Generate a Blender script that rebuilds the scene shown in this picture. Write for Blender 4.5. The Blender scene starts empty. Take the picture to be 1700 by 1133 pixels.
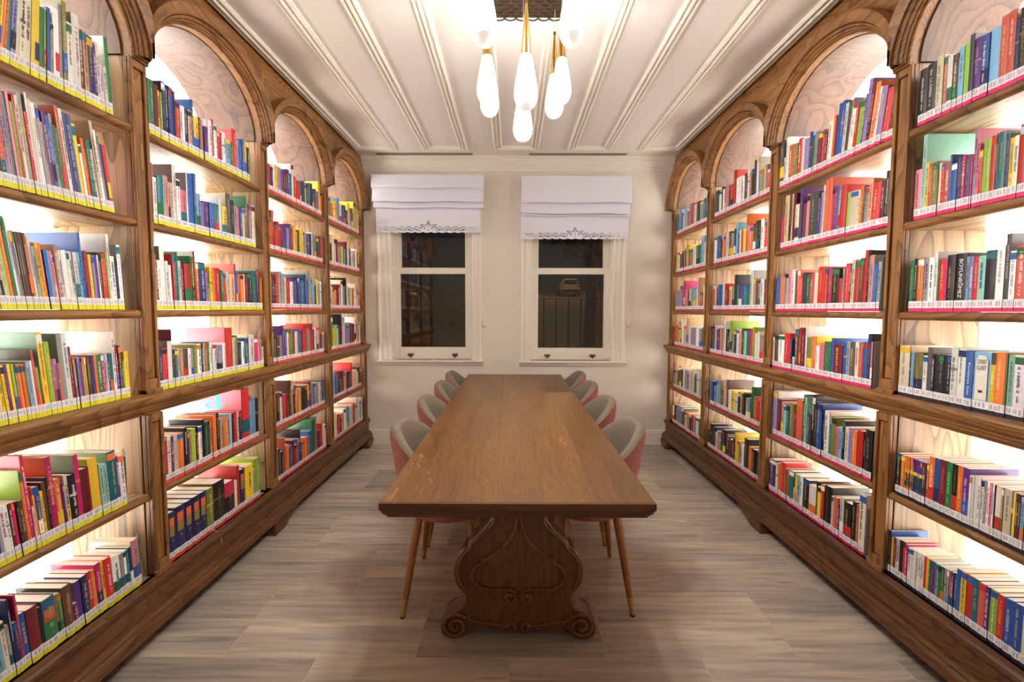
import bpy, math, random
from mathutils import Vector, Matrix
PI = math.pi
SC = bpy.context.scene
COL = SC.collection
R = random.Random(11)

# ------------------------------------------------------------------ camera, world, exposure
cam_data = bpy.data.cameras.new('camera')
cam_data.sensor_width = 36.0
cam_data.lens = 786.0 / 1700.0 * 36.0
cam_data.clip_start = 0.02
cam = bpy.data.objects.new('camera', cam_data)
COL.objects.link(cam)
_p, _y, _r = 0.0654, -0.00143, 0.00257
_d = Vector((math.sin(_y) * math.cos(_p), math.cos(_y) * math.cos(_p), -math.sin(_p)))
_r0 = Vector((math.cos(_y), -math.sin(_y), 0.0))
_u0 = _r0.cross(_d)
_R = _r0 * math.cos(_r) + _u0 * math.sin(_r)
_U = -_r0 * math.sin(_r) + _u0 * math.cos(_r)
cam.matrix_world = Matrix(((_R.x, _U.x, -_d.x, 0), (_R.y, _U.y, -_d.y, 0), (_R.z, _U.z, -_d.z, 1.4), (0, 0, 0, 1)))
SC.camera = cam
SC.view_settings.view_transform = 'Standard'
SC.view_settings.look = 'None'
SC.view_settings.gamma = 1.0
SC.view_settings.use_curve_mapping = False
SC.view_settings.exposure = 1.68
SC.cycles.use_denoising = True
SC.cycles.max_bounces = 8
SC.cycles.diffuse_bounces = 5
SC.cycles.glossy_bounces = 4
SC.cycles.transparent_max_bounces = 8
SC.cycles.caustics_reflective = False
SC.cycles.caustics_refractive = False
SC.cycles.sample_clamp_indirect = 6.0
world = bpy.data.worlds.new('night_sky')
SC.world = world
world.use_nodes = True
world.node_tree.nodes['Background'].inputs[0].default_value = (0.004, 0.005, 0.006, 1)
world.node_tree.nodes['Background'].inputs[1].default_value = 0.5
PANEL_E = 2.5       # backlit diffuser panels behind the books
LAMP_E = 20.0       # glass drops of the chandelier
SPOT_W = 3.0        # downward light of each pendant
# street lamps beyond the window (real lamps outside, sodium orange)
for nm, loc, pw in (('street_light', (1.9, 12.5, 4.2), 26.0), ('street_light', (4.0, 40.0, 8.0), 160.0)):
    ld = bpy.data.lights.new(nm, 'POINT'); ld.energy = pw; ld.color = (1.0, 0.55, 0.25); ld.shadow_soft_size = 0.3
    lo = bpy.data.objects.new(nm, ld); lo.location = loc; COL.objects.link(lo)

# ------------------------------------------------------------------ helpers
def srgb(r, g=None, b=None):
    if g is None: r, g, b = r
    f = lambda c: (c / 255 / 12.92) if c / 255 <= 0.04045 else ((c / 255 + 0.055) / 1.055) ** 2.4
    return (f(r), f(g), f(b), 1.0)

def nmat(name):
    m = bpy.data.materials.new(name); m.use_nodes = True
    nt = m.node_tree; b = nt.nodes['Principled BSDF']
    return m, nt, b

def plain(name, col, rough=0.5, metal=0.0, emit=None, es=0.0, noise=0.0, bump=0.0, scale=40.0, coat=0.0):
    m, nt, b = nmat(name)
    b.inputs['Base Color'].default_value = col
    b.inputs['Roughness'].default_value = rough
    b.inputs['Metallic'].default_value = metal
    if coat: b.inputs['Coat Weight'].default_value = coat
    if emit:
        b.inputs['Emission Color'].default_value = emit; b.inputs['Emission Strength'].default_value = es
    if noise or bump:
        tc = nt.nodes.new('ShaderNodeTexCoord'); n = nt.nodes.new('ShaderNodeTexNoise')
        n.inputs['Scale'].default_value = scale; n.inputs['Detail'].default_value = 4
        nt.links.new(tc.outputs['Object'], n.inputs['Vector'])
        if noise:
            mx = nt.nodes.new('ShaderNodeMix'); mx.data_type = 'RGBA'
            mx.inputs[6].default_value = tuple(c * (1 - noise) for c in col[:3]) + (1,)
            mx.inputs[7].default_value = tuple(min(1, c * (1 + noise)) for c in col[:3]) + (1,)
            nt.links.new(n.outputs['Fac'], mx.inputs[0]); nt.links.new(mx.outputs[2], b.inputs['Base Color'])
        if bump:
            bp = nt.nodes.new('ShaderNodeBump'); bp.inputs['Strength'].default_value = bump; bp.inputs['Distance'].default_value = 0.002
            nt.links.new(n.outputs['Fac'], bp.inputs['Height']); nt.links.new(bp.outputs[0], b.inputs['Normal'])
    return m

def wood(name, axis, dark, mid, light, rough=0.45, ring=0.5, fleck=0.0, spec=0.5, bump=0.25, rings=5.0):
    """oak: cathedral figure + fine pores along axis 0/1/2"""
    m, nt, b = nmat(name)
    L = nt.links.new; N = nt.nodes.new
    tc = N('ShaderNodeTexCoord'); oi = N('ShaderNodeObjectInfo')
    off = N('ShaderNodeVectorMath'); off.operation = 'MULTIPLY_ADD'
    L(oi.outputs['Random'], off.inputs[0]); off.inputs[1].default_value = (7.3, 5.1, 9.7); L(tc.outputs['Object'], off.inputs[2])
    def mapped(along, across):
        mp = N('ShaderNodeMapping'); s = [across] * 3; s[axis] = along
        mp.inputs['Scale'].default_value = s; L(off.outputs[0], mp.inputs['Vector']); return mp
    m1 = mapped(0.55, 3.2)
    big = N('ShaderNodeTexNoise'); big.inputs['Scale'].default_value = 1.0; big.inputs['Detail'].default_value = 2; L(m1.outputs[0], big.inputs['Vector'])
    mul = N('ShaderNodeMath'); mul.operation = 'MULTIPLY'; mul.inputs[1].default_value = rings * 6; L(big.outputs['Fac'], mul.inputs[0])
    fr = N('ShaderNodeMath'); fr.operation = 'FRACT'; L(mul.outputs[0], fr.inputs[0])
    pw = N('ShaderNodeMath'); pw.operation = 'POWER'; pw.inputs[1].default_value = 3.0; L(fr.outputs[0], pw.inputs[0])
    m2 = mapped(5.0, 160.0)
    fine = N('ShaderNodeTexNoise'); fine.inputs['Scale'].default_value = 1.0; fine.inputs['Detail'].default_value = 3; L(m2.outputs[0], fine.inputs['Vector'])
    m3 = mapped(1.2, 14.0)
    band = N('ShaderNodeTexNoise'); band.inputs['Scale'].default_value = 1.0; band.inputs['Detail'].default_value = 2; L(m3.outputs[0], band.inputs['Vector'])
    a1 = N('ShaderNodeMath'); a1.operation = 'MULTIPLY'; a1.inputs[1].default_value = ring; L(pw.outputs[0], a1.inputs[0])
    a2 = N('ShaderNodeMath'); a2.operation = 'MULTIPLY_ADD'; a2.inputs[1].default_value = 0.9; L(fine.outputs['Fac'], a2.inputs[0]); L(a1.outputs[0], a2.inputs[2])
    a3 = N('ShaderNodeMath'); a3.operation = 'MULTIPLY_ADD'; a3.inputs[1].default_value = 0.8; L(band.outputs['Fac'], a3.inputs[0]); L(a2.outputs[0], a3.inputs[2])
    cr = N('ShaderNodeValToRGB'); e = cr.color_ramp.elements
    e[0].position = 0.45; e[0].color = light; e[1].position = 1.35 if False else 1.0; e[1].color = mid
    L(a3.outputs[0], cr.inputs[0])
    cr2 = N('ShaderNodeMapRange'); cr2.inputs[1].default_value = 0.95; cr2.inputs[2].default_value = 1.6; L(a3.outputs[0], cr2.inputs[0])
    mx = N('ShaderNodeMix'); mx.data_type = 'RGBA'; L(cr2.outputs[0], mx.inputs[0]); L(cr.outputs[0], mx.inputs[6]); mx.inputs[7].default_value = dark
    hs = N('ShaderNodeHueSaturation'); L(mx.outputs[2], hs.inputs['Color'])
    vr = N('ShaderNodeMapRange'); vr.inputs[3].default_value = 0.88; vr.inputs[4].default_value = 1.12; L(oi.outputs['Random'], vr.inputs[0]); L(vr.outputs[0], hs.inputs['Value'])
    last = hs.outputs[0]
    if fleck:
        m4 = mapped(9.0, 45.0)
        fl = N('ShaderNodeTexNoise'); fl.inputs['Scale'].default_value = 1.0; fl.inputs['Detail'].default_value = 1; fl.inputs['Distortion'].default_value = 1.5
        L(m4.outputs[0], fl.inputs['Vector'])
        fr2 = N('ShaderNodeMapRange'); fr2.inputs[1].default_value = 0.66; fr2.inputs[2].default_value = 0.74; L(fl.outputs['Fac'], fr2.inputs[0])
        m5 = mapped(0.5, 2.2)
        zn = N('ShaderNodeTexNoise'); zn.inputs['Scale'].default_value = 1.0; L(m5.outputs[0], zn.inputs['Vector'])
        zr = N('ShaderNodeMapRange'); zr.inputs[1].default_value = 0.5; zr.inputs[2].default_value = 0.62; zr.inputs[4].default_value = fleck; L(zn.outputs['Fac'], zr.inputs[0])
        ml = N('ShaderNodeMath'); ml.operation = 'MULTIPLY'; L(fr2.outputs[0], ml.inputs[0]); L(zr.outputs[0], ml.inputs[1])
        m6 = N('ShaderNodeMix'); m6.data_type = 'RGBA'; L(ml.outputs[0], m6.inputs[0]); L(last, m6.inputs[6]); m6.inputs[7].default_value = tuple(min(1, c * 2.0) for c in light[:3]) + (1,)
        last = m6.outputs[2]
    L(last, b.inputs['Base Color'])
    b.inputs['Roughness'].default_value = rough
    b.inputs['Specular IOR Level'].default_value = spec
    bp = N('ShaderNodeBump'); bp.inputs['Strength'].default_value = bump; bp.inputs['Distance'].default_value = 0.0015; bp.invert = True
    L(a2.outputs[0], bp.inputs['Height']); L(bp.outputs[0], b.inputs['Normal'])
    return m

OD, OM, OL = srgb(68, 40, 18), srgb(136, 92, 48), srgb(168, 120, 68)
M = {}
M['oak_z'] = wood('oak_upright', 2, OD, OM, OL)
M['oak_y'] = wood('oak_lengthwise', 1, OD, OM, OL)
M['oak_x'] = wood('oak_crosswise', 0, OD, OM, OL)
ID, IM, IL = srgb(84, 60, 36), srgb(144, 112, 74), srgb(174, 144, 102)  # interior oak: outer oak lightened, the bay lighting put into its colour
M['in_z'] = wood('lit_oak_upright', 2, ID, IM, IL, ring=0.7, rings=4)
M['in_y'] = wood('lit_pale_oak_lengthwise', 1, ID, IM, IL, ring=0.7, rings=4)
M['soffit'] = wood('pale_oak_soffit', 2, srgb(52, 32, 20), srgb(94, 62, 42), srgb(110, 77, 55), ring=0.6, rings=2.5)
M['plinth'] = wood('dark_oak_plinth', 1, srgb(46, 25, 10), srgb(98, 60, 28), srgb(124, 80, 42), rough=0.38)
M['table'] = wood('table_oak', 1, srgb(66, 41, 20), srgb(116, 79, 39), srgb(140, 99, 55), rough=0.36, ring=0.22, fleck=0.75, bump=0.12)
M['table_x'] = wood('table_edge_oak', 0, srgb(50, 28, 14), srgb(96, 58, 30), srgb(120, 76, 42), rough=0.4, ring=0.3)
M['carved'] = wood('carved_oak', 2, srgb(52, 30, 12), srgb(104, 66, 30), srgb(134, 88, 44), rough=0.33, ring=0.35)
M['leg'] = wood('chair_leg_wood', 2, srgb(110, 62, 26), srgb(168, 106, 52), srgb(190, 126, 68), rough=0.35, ring=0.2)
M['wall'] = plain('wall_paint', srgb(226, 219, 207), 0.55, noise=0.015, bump=0.03, scale=60)
M['ceiling'] = plain('ceiling_paint', srgb(226, 219, 212), 0.38, noise=0.01, bump=0.02, scale=30)
M['trim'] = plain('trim_paint', srgb(234, 228, 216), 0.4, noise=0.01)
M['groove'] = plain('vent_dark', srgb(36, 34, 32), 0.8, noise=0.05)
M['linen'] = plain('white_linen', srgb(224, 224, 238), 0.85, noise=0.03, bump=0.25, scale=220)
M['brass'] = plain('brushed_brass', srgb(200, 160, 92), 0.28, 1.0, noise=0.05, scale=90)
M['oldbrass'] = plain('dark_brass', srgb(120, 98, 62), 0.4, 0.9, noise=0.1)
M['bronze'] = plain('dark_bronze', srgb(96, 80, 62), 0.45, 0.8, noise=0.12)
M['cord'] = plain('clear_cord', srgb(205, 200, 190), 0.3, noise=0.02)
M['panel'] = plain('backlit_diffuser', srgb(240, 236, 228), 0.5, emit=(1.0, 0.965, 0.90, 1), es=PANEL_E)
M['back'] = wood('whitewashed_back', 2, srgb(206, 192, 170), srgb(232, 222, 204), srgb(243, 236, 222), rough=0.6, ring=0.4)
M['steel'] = plain('grey_steel', srgb(140, 140, 138), 0.45, 0.3, noise=0.05)
M['taupe'] = plain('taupe_velvet', srgb(126, 115, 101), 0.9, noise=0.12, bump=0.2, scale=120)
M['pink'] = plain('pink_corduroy', srgb(172, 108, 98), 0.9, noise=0.10, bump=0.2, scale=160)
M['pages'] = plain('page_edges', srgb(240, 234, 222), 0.8, noise=0.04, bump=0.2, scale=500)
M['asphalt'] = plain('street_paving', srgb(150, 120, 95), 0.8, noise=0.25, scale=3)
M['iron'] = plain('black_iron', srgb(22, 22, 24), 0.5, noise=0.1)
M['car'] = plain('car_paint', srgb(190, 185, 180), 0.3, noise=0.02)
M['carglass'] = plain('car_glass', srgb(40, 44, 50), 0.1, noise=0.02)
M['rubber'] = plain('rubber', srgb(25, 25, 25), 0.8, noise=0.1)
M['leaves'] = plain('night_leaves', srgb(52, 66, 36), 0.8, noise=0.4, scale=5)
M['bark'] = plain('bark', srgb(86, 78, 64), 0.9, noise=0.4, bump=0.5, scale=12)
M['darkfelt'] = plain('black_stopper', srgb(20, 18, 18), 0.7, noise=0.1)

def vcol_mat(name, rough, coat=0.0):
    m, nt, b = nmat(name)
    a = nt.nodes.new('ShaderNodeAttribute'); a.attribute_name = 'Col'
    n = nt.nodes.new('ShaderNodeTexNoise'); n.inputs['Scale'].default_value = 60; n.inputs['Detail'].default_value = 3
    tc = nt.nodes.new('ShaderNodeTexCoord'); nt.links.new(tc.outputs['Object'], n.inputs['Vector'])
    h = nt.nodes.new('ShaderNodeHueSaturation'); mr = nt.nodes.new('ShaderNodeMapRange')
    mr.inputs[3].default_value = 0.86; mr.inputs[4].default_value = 1.14
    nt.links.new(n.outputs['Fac'], mr.inputs[0]); nt.links.new(mr.outputs[0], h.inputs['Value'])
    nt.links.new(a.outputs['Color'], h.inputs['Color']); nt.links.new(h.outputs[0], b.inputs['Base Color'])
    b.inputs['Roughness'].default_value = rough; b.inputs['Coat Weight'].default_value = coat
    return m
M['cover'] = vcol_mat('book_cover', 0.38, 0.1)
M['paper'] = vcol_mat('printed_paper', 0.6)

def lamp_glass():
    """lit crystal drop: the light source sits in its upper part, the cut lattice shows on the cooler tip"""
    m, nt, b = nmat('lit_cut_glass'); L = nt.links.new; N = nt.nodes.new
    tc = N('ShaderNodeTexCoord'); sp = N('ShaderNodeSeparateXYZ'); L(tc.outputs['Object'], sp.inputs[0])
    mr = N('ShaderNodeMapRange'); mr.inputs[1].default_value = 0.035; mr.inputs[2].default_value = 0.12; mr.inputs[3].default_value = 0.20; mr.inputs[4].default_value = LAMP_E
    L(sp.outputs[2], mr.inputs[0])
    at = N('ShaderNodeMath'); at.operation = 'ARCTAN2'; L(sp.outputs[1], at.inputs[0]); L(sp.outputs[0], at.inputs[1])
    def wv(sign):
        a = N('ShaderNodeMath'); a.operation = 'MULTIPLY'; a.inputs[1].default_value = 14.0; L(at.outputs[0], a.inputs[0])
        c = N('ShaderNodeMath'); c.operation = 'MULTIPLY_ADD'; c.inputs[1].default_value = 420.0 * sign; L(sp.outputs[2], c.inputs[0]); L(a.outputs[0], c.inputs[2])
        s = N('ShaderNodeMath'); s.operation = 'SINE'; L(c.outputs[0], s.inputs[0])
        g = N('ShaderNodeMath'); g.operation = 'GREATER_THAN'; g.inputs[1].default_value = 0.86; L(s.outputs[0], g.inputs[0]); return g
    g1, g2 = wv(1), wv(-1)
    mxx = N('ShaderNodeMath'); mxx.operation = 'MAXIMUM'; L(g1.outputs[0], mxx.inputs[0]); L(g2.outputs[0], mxx.inputs[1])
    dk = N('ShaderNodeMath'); dk.operation = 'MULTIPLY_ADD'; dk.inputs[1].default_value = -0.45; dk.inputs[2].default_value = 1.0; L(mxx.outputs[0], dk.inputs[0])
    ml = N('ShaderNodeMath'); ml.operation = 'MULTIPLY'; L(mr.outputs[0], ml.inputs[0]); L(dk.outputs[0], ml.inputs[1])
    b.inputs['Base Color'].default_value = (0.8, 0.8, 0.8, 1); b.inputs['Roughness'].default_value = 0.15
    b.inputs['Emission Color'].default_value = (1.0, 0.95, 0.88, 1); L(ml.outputs[0], b.inputs['Emission Strength'])
    return m
M['drop'] = lamp_glass()
def corduroy():
    m = M['pink']; nt = m.node_tree; b = nt.nodes['Principled BSDF']; N = nt.nodes.new; L = nt.links.new
    tc = N('ShaderNodeTexCoord'); w = N('ShaderNodeTexWave'); w.bands_direction = 'Z'; w.inputs['Scale'].default_value = 24.0; L(tc.outputs['Object'], w.inputs['Vector'])
    old = b.inputs['Base Color'].links[0].from_socket
    mx = N('ShaderNodeMix'); mx.data_type = 'RGBA'; mx.blend_type = 'MULTIPLY'; mx.inputs[0].default_value = 0.55; L(old, mx.inputs[6])
    cr = N('ShaderNodeValToRGB'); cr.color_ramp.elements[0].color = (.35, .3, .3, 1); cr.color_ramp.elements[0].position = .1; cr.color_ramp.elements[1].position = .5; L(w.outputs['Fac'], cr.inputs[0]); L(cr.outputs[0], mx.inputs[7]); L(mx.outputs[2], b.inputs['Base Color'])
corduroy()

def pane_glass():
    m = bpy.data.materials.new('window_glass'); m.use_nodes = True; nt = m.node_tree; nt.nodes.clear(); N = nt.nodes.new; L = nt.links.new
    o = N('ShaderNodeOutputMaterial'); t = N('ShaderNodeBsdfTransparent'); t.inputs[0].default_value = (0.86, 0.89, 0.87, 1)
    g = N('ShaderNodeBsdfGlossy'); g.inputs['Roughness'].default_value = 0.0; f = N('ShaderNodeFresnel'); f.inputs['IOR'].default_value = 1.75
    x = N('ShaderNodeMixShader'); L(f.outputs[0], x.inputs[0]); L(t.outputs[0], x.inputs[1]); L(g.outputs[0], x.inputs[2]); L(x.outputs[0], o.inputs[0])
    return m
M['glass'] = pane_glass()

def tile_mat():
    m, nt, b = nmat('veined_grey_marble'); N = nt.nodes.new; L = nt.links.new
    tc = N('ShaderNodeTexCoord'); oi = N('ShaderNodeObjectInfo')
    off = N('ShaderNodeVectorMath'); off.operation = 'MULTIPLY_ADD'; L(oi.outputs['Random'], off.inputs[0]); off.inputs[1].default_value = (13.3, 37.1, 5.0); L(tc.outputs['Object'], off.inputs[2])
    def nz(sx, sy, det, dist=0.0):
        mp = N('ShaderNodeMapping'); mp.inputs['Scale'].default_value = (sx, sy, 1); L(off.outputs[0], mp.inputs['Vector'])
        n = N('ShaderNodeTexNoise'); n.inputs['Scale'].default_value = 1; n.inputs['Detail'].default_value = det; n.inputs['Distortion'].default_value = dist; L(mp.outputs[0], n.inputs['Vector']); return n
    n1, n2, n3 = nz(0.9, 7.0, 3, 0.3), nz(2.2, 34.0, 4, 0.4), nz(1.2, 2.0, 2)
    cr = N('ShaderNodeValToRGB'); e = cr.color_ramp.elements
    e[0].position = 0.30; e[0].color = srgb(132, 130, 130); e[1].position = 0.66; e[1].color = srgb(222, 208, 186)
    q = e.new(0.5); q.color = srgb(186, 176, 163)
    ad = N('ShaderNodeMath'); ad.operation = 'MULTIPLY_ADD'; ad.inputs[1].default_value = 0.55; L(n2.outputs['Fac'], ad.inputs[0])
    a0 = N('ShaderNodeMath'); a0.operation = 'MULTIPLY'; a0.inputs[1].default_value = 0.45; L(n1.outputs['Fac'], a0.inputs[0]); L(a0.outputs[0], ad.inputs[2])
    L(ad.outputs[0], cr.inputs[0])
    vn = N('ShaderNodeMapRange'); vn.inputs[1].default_value = 0.60; vn.inputs[2].default_value = 0.72; vn.inputs[4].default_value = 0.75; L(n2.outputs['Fac'], vn.inputs[0])
    vz = N('ShaderNodeMapRange'); vz.inputs[1].default_value = 0.45; vz.inputs[2].default_value = 0.65; L(n3.outputs['Fac'], vz.inputs[0])
    vm = N('ShaderNodeMath'); vm.operation = 'MULTIPLY'; L(vn.outputs[0], vm.inputs[0]); L(vz.outputs[0], vm.inputs[1])
    mx = N('ShaderNodeMix'); mx.data_type = 'RGBA'; L(vm.outputs[0], mx.inputs[0]); L(cr.outputs[0], mx.inputs[6]); mx.inputs[7].default_value = srgb(84, 78, 76)
    hs = N('ShaderNodeHueSaturation'); vr = N('ShaderNodeMapRange'); vr.inputs[3].default_value = 0.86; vr.inputs[4].default_value = 1.12
    L(oi.outputs['Random'], vr.inputs[0]); L(vr.outputs[0], hs.inputs['Value']); L(mx.outputs[2], hs.inputs['Color']); L(hs.outputs[0], b.inputs['Base Color'])
    b.inputs['Roughness'].default_value = 0.42
    return m
M['tile'] = tile_mat()
M['grout'] = plain('grout', srgb(206, 194, 170), 0.8, noise=0.05)

class MB:
    def __init__(s): s.v = []; s.f = []; s.c = []
    def add(s, vs, fs, col=None):
        b = len(s.v); s.v += [tuple(v) for v in vs]; s.f += [tuple(b + i for i in f) for f in fs]; s.c += [col] * len(fs); return s
    def box(s, x0, x1, y0, y1, z0, z1, col=None):
        if x0 > x1: x0, x1 = x1, x0
        if y0 > y1: y0, y1 = y1, y0
        return s.add([(x0, y0, z0), (x1, y0, z0), (x1, y1, z0), (x0, y1, z0), (x0, y0, z1), (x1, y0, z1), (x1, y1, z1), (x0, y1, z1)],
                     [(0, 3, 2, 1), (4, 5, 6, 7), (0, 1, 5, 4), (1, 2, 6, 5), (2, 3, 7, 6), (3, 0, 4, 7)], col)
    def prism(s, poly, axis, a, b, col=None):
        """poly in the two other axes (cyclic order), extruded from a to b along axis"""
        def P(p, t):
            return {0: (t, p[0], p[1]), 1: (p[0], t, p[1]), 2: (p[0], p[1], t)}[axis]
        n = len(poly)
        return s.add([P(p, a) for p in poly] + [P(p, b) for p in poly],
                     [tuple(range(n))[::-1], tuple(range(n, 2 * n))] + [(i, (i + 1) % n, n + (i + 1) % n, n + i) for i in range(n)], col)
    def lathe(s, prof, cx, cy, seg=20, col=None, caps=True):
        n = len(prof); vs = []
        for r, z in prof:
            for k in range(seg):
                a = 2 * PI * k / seg; vs.append((cx + r * math.cos(a), cy + r * math.sin(a), z))
        fs = [(i * seg + k, i * seg + (k + 1) % seg, (i + 1) * seg + (k + 1) % seg, (i + 1) * seg + k) for i in range(n - 1) for k in range(seg)]
        if caps: fs += [tuple(range(seg))[::-1], tuple(range((n - 1) * seg, n * seg))]
        return s.add(vs, fs, col)
    def tube(s, pts, r, seg=8, col=None, r2=None):
        pts = [Vector(p) for p in pts]; n = len(pts); vs = []
        up = Vector((0.0123, 0.031, 1)) if abs((pts[-1] - pts[0]).normalized().z) < 0.9 else Vector((1, 0.02, 0.03))
        for i, p in enumerate(pts):
            t = (pts[min(i + 1, n - 1)] - pts[max(i - 1, 0)]).normalized(); a = t.cross(up).normalized(); b = a.cross(t)
            rr = r if r2 is None else r + (r2 - r) * i / (n - 1)
            for k in range(seg):
                w = 2 * PI * k / seg; vs.append(p + a * rr * math.cos(w) + b * rr * math.sin(w))
        fs = [(i * seg + k, i * seg + (k + 1) % seg, (i + 1) * seg + (k + 1) % seg, (i + 1) * seg + k) for i in range(n - 1) for k in range(seg)]
        fs += [tuple(range(seg))[::-1], tuple(range((n - 1) * seg, n * seg))]
        return s.add(vs, fs, col)
    def grid(s, rows, col=None, close=False):
        """rows of points -> quads"""
        w = len(rows[0]); vs = [p for r in rows for p in r]
        fs = [(i * w + k, i * w + k + 1, (i + 1) * w + k + 1, (i + 1) * w + k) for i in range(len(rows) - 1) for k in range(w - 1)]
        if close: fs += [(i * w + w - 1, i * w, (i + 1) * w, (i + 1) * w + w - 1) for i in range(len(rows) - 1)]
        return s.add(vs, fs, col)
    def mesh(s, name, mats, smooth=35, fix=True):
        me = bpy.data.meshes.new(name); me.from_pydata(s.v, [], s.f)
        for m in (mats if isinstance(mats, (list, tuple)) else [mats]): me.materials.append(m)
        if any(c is not None for c in s.c):
            at = me.color_attributes.new('Col', 'FLOAT_COLOR', 'CORNER'); buf = []
            for poly, c in zip(s.f, s.c):
                c = c or (0.8, 0.8, 0.8, 1.0); buf += list(c) * len(poly)
            at.data.foreach_set('color', buf)
        if fix:
            import bmesh
            bm = bmesh.new(); bm.from_mesh(me); bmesh.ops.recalc_face_normals(bm, faces=bm.faces); bm.to_mesh(me); bm.free()
        if smooth:
            me.polygons.foreach_set('use_smooth', [True] * len(me.polygons)); me.set_sharp_from_angle(angle=math.radians(smooth))
        me.update(); return me
    def build(s, name, mats, parent=None, loc=None, smooth=35, fix=True, bevel=0.0):
        o = bpy.data.objects.new(name, s.mesh(name, mats, smooth, fix)); COL.objects.link(o)
        if parent: o.parent = parent
        if loc: o.location = loc
        if bevel:
            md = o.modifiers.new('soft_edges', 'BEVEL'); md.width = bevel; md.segments = 2; md.limit_method = 'ANGLE'; md.angle_limit = math.radians(40)
        return o

def empty(name, loc=(0, 0, 0), rz=0.0):
    o = bpy.data.objects.new(name, None); COL.objects.link(o); o.location = loc; o.rotation_euler = (0, 0, rz); o.empty_display_size = 0.1; return o
def tag(o, label, cat, group=None):
    o['label'] = label; o['category'] = cat
    if group: o['group'] = group
    return o
def struct(o): o['kind'] = 'structure'; return o
def copy_tree(o, parent=None):
    c = o.copy(); COL.objects.link(c)
    if parent: c.parent = parent
    for ch in list(o.children): copy_tree(ch, c)
    return c

# ------------------------------------------------------------------ the room
XL, XR = -1.511, 1.606            # front planes of the two bookcases
WL, WR = -1.885, 1.980            # side walls behind them
YN, YF = -1.35, 4.87              # near wall behind the camera, far wall with the windows
ZC = 2.92
DEPTH = 0.345
# floor: grout bed and one object per tile
fl = struct(MB().box(WL - .1, WR + .1, YN - .1, YF + .1, -0.08, -0.0006).build('floor', M['grout'], smooth=0))
tile_cache = {}
def tile_mesh(w, d):
    k = (round(w, 3), round(d, 3))
    if k not in tile_cache:
        e = 0.0008
        vs = [(0, 0, -.006), (w, 0, -.006), (w, d, -.006), (0, d, -.006), (0, 0, -e), (w, 0, -e), (w, d, -e), (0, d, -e), (e, e, 0), (w - e, e, 0), (w - e, d - e, 0), (e, d - e, 0)]
        fs = [(0, 3, 2, 1)] + [(i, (i + 1) % 4, 4 + (i + 1) % 4, 4 + i) for i in range(4)] + [(4 + i, 4 + (i + 1) % 4, 8 + (i + 1) % 4, 8 + i) for i in range(4)] + [(8, 9, 10, 11)]
        tile_cache[k] = MB().add(vs, fs).mesh('tile', M['tile'], 0)
    return tile_cache[k]
row = 0
y = 1.82 - 0.45 * 7
while y < YF - 0.01:
    k = round((y - 1.82) / 0.45)
    off = -0.39 if k % 2 == 0 else -0.01
    x = off - 0.775 * 4
    while x < WR:
        x0, x1, y0, y1 = max(x, WL), min(x + 0.775, WR), max(y, YN), min(y + 0.45, YF)
        if x1 - x0 > 0.03 and y1 - y0 > 0.03:
            g = 0.004
            o = bpy.data.objects.new('tile', tile_mesh(x1 - x0 - g, y1 - y0 - g)); COL.objects.link(o); o.parent = fl; o.location = (x0 + g / 2, y0 + g / 2, 0)
        x += 0.775
    y += 0.45
struct(MB().box(WL - .1, WR + .1, YN - .1, YF + .25, ZC, ZC + .1).build('ceiling', M['ceiling'], smooth=0))
struct(MB().box(WL - .1, WL, YN - .1, YF + .1, 0, ZC).build('wall_left', M['wall'], smooth=0))
struct(MB().box(WR, WR + .1, YN - .1, YF + .1, 0, ZC).build('wall_right', M['wall'], smooth=0))
# far wall with two openings
W1 = (-1.235, -0.415, 0.885, 2.62)
W2 = (0.185, 1.015, 0.880, 2.62)
b = MB()
TW = 0.24
b.box(WL, W1[0], YF, YF + TW, 0, ZC); b.box(W1[1], W2[0], YF, YF + TW, 0, ZC); b.box(W2[1], WR, YF, YF + TW, 0, ZC)
for w in (W1, W2):
    b.box(w[0], w[1], YF, YF + TW, 0, w[2]); b.box(w[0], w[1], YF, YF + TW, w[3], ZC)
struct(b.build('wall_far', M['wall'], smooth=0))
# near wall behind the camera with a double door
DX0, DX1, DZ = -1.80, -0.90, 2.15
b = MB(); b.box(WL, DX0, YN - .1, YN, 0, ZC); b.box(DX1, WR, YN - .1, YN, 0, ZC); b.box(DX0, DX1, YN - .1, YN, DZ, ZC)
struct(b.build('wall_near', M['wall'], smooth=0))
dr = struct(MB().box(DX0 - .07, DX0, YN, YN + .03, 0, DZ + .07).box(DX1, DX1 + .07, YN, YN + .03, 0, DZ + .07).box(DX0, DX1, YN, YN + .03, DZ, DZ + .07).build('door_1', M['trim'], smooth=0))
for a0, a1 in ((DX0, (DX0 + DX1) / 2 - .002), ((DX0 + DX1) / 2 + .002, DX1)):
    q = MB().box(a0, a1, YN - .045, YN - .005, .004, DZ)
    for z0, z1 in ((.15, .85), (1.0, 2.0)):
        for rr in (0, .02):
            q.box(a0 + .08 + rr, a1 - .08 - rr, YN - .005, YN + .004 + rr * .2, z0 + rr, z1 - rr)
    o = q.build('door_leaf', M['trim'], dr, smooth=0)
hq = MB(); hx = (DX0 + DX1) / 2 - .05
hq.box(hx - .018, hx + .018, YN - .005, YN + .004, .96, 1.16); hq.tube([(hx, YN, 1.07), (hx, YN + .045, 1.07), (hx + .002, YN + .05, 1.07)], .008); hq.tube([(hx, YN + .047, 1.07), (hx - .11, YN + .047, 1.068)], .008)
hq.build('door_handle', M['oldbrass'], dr)

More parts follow.
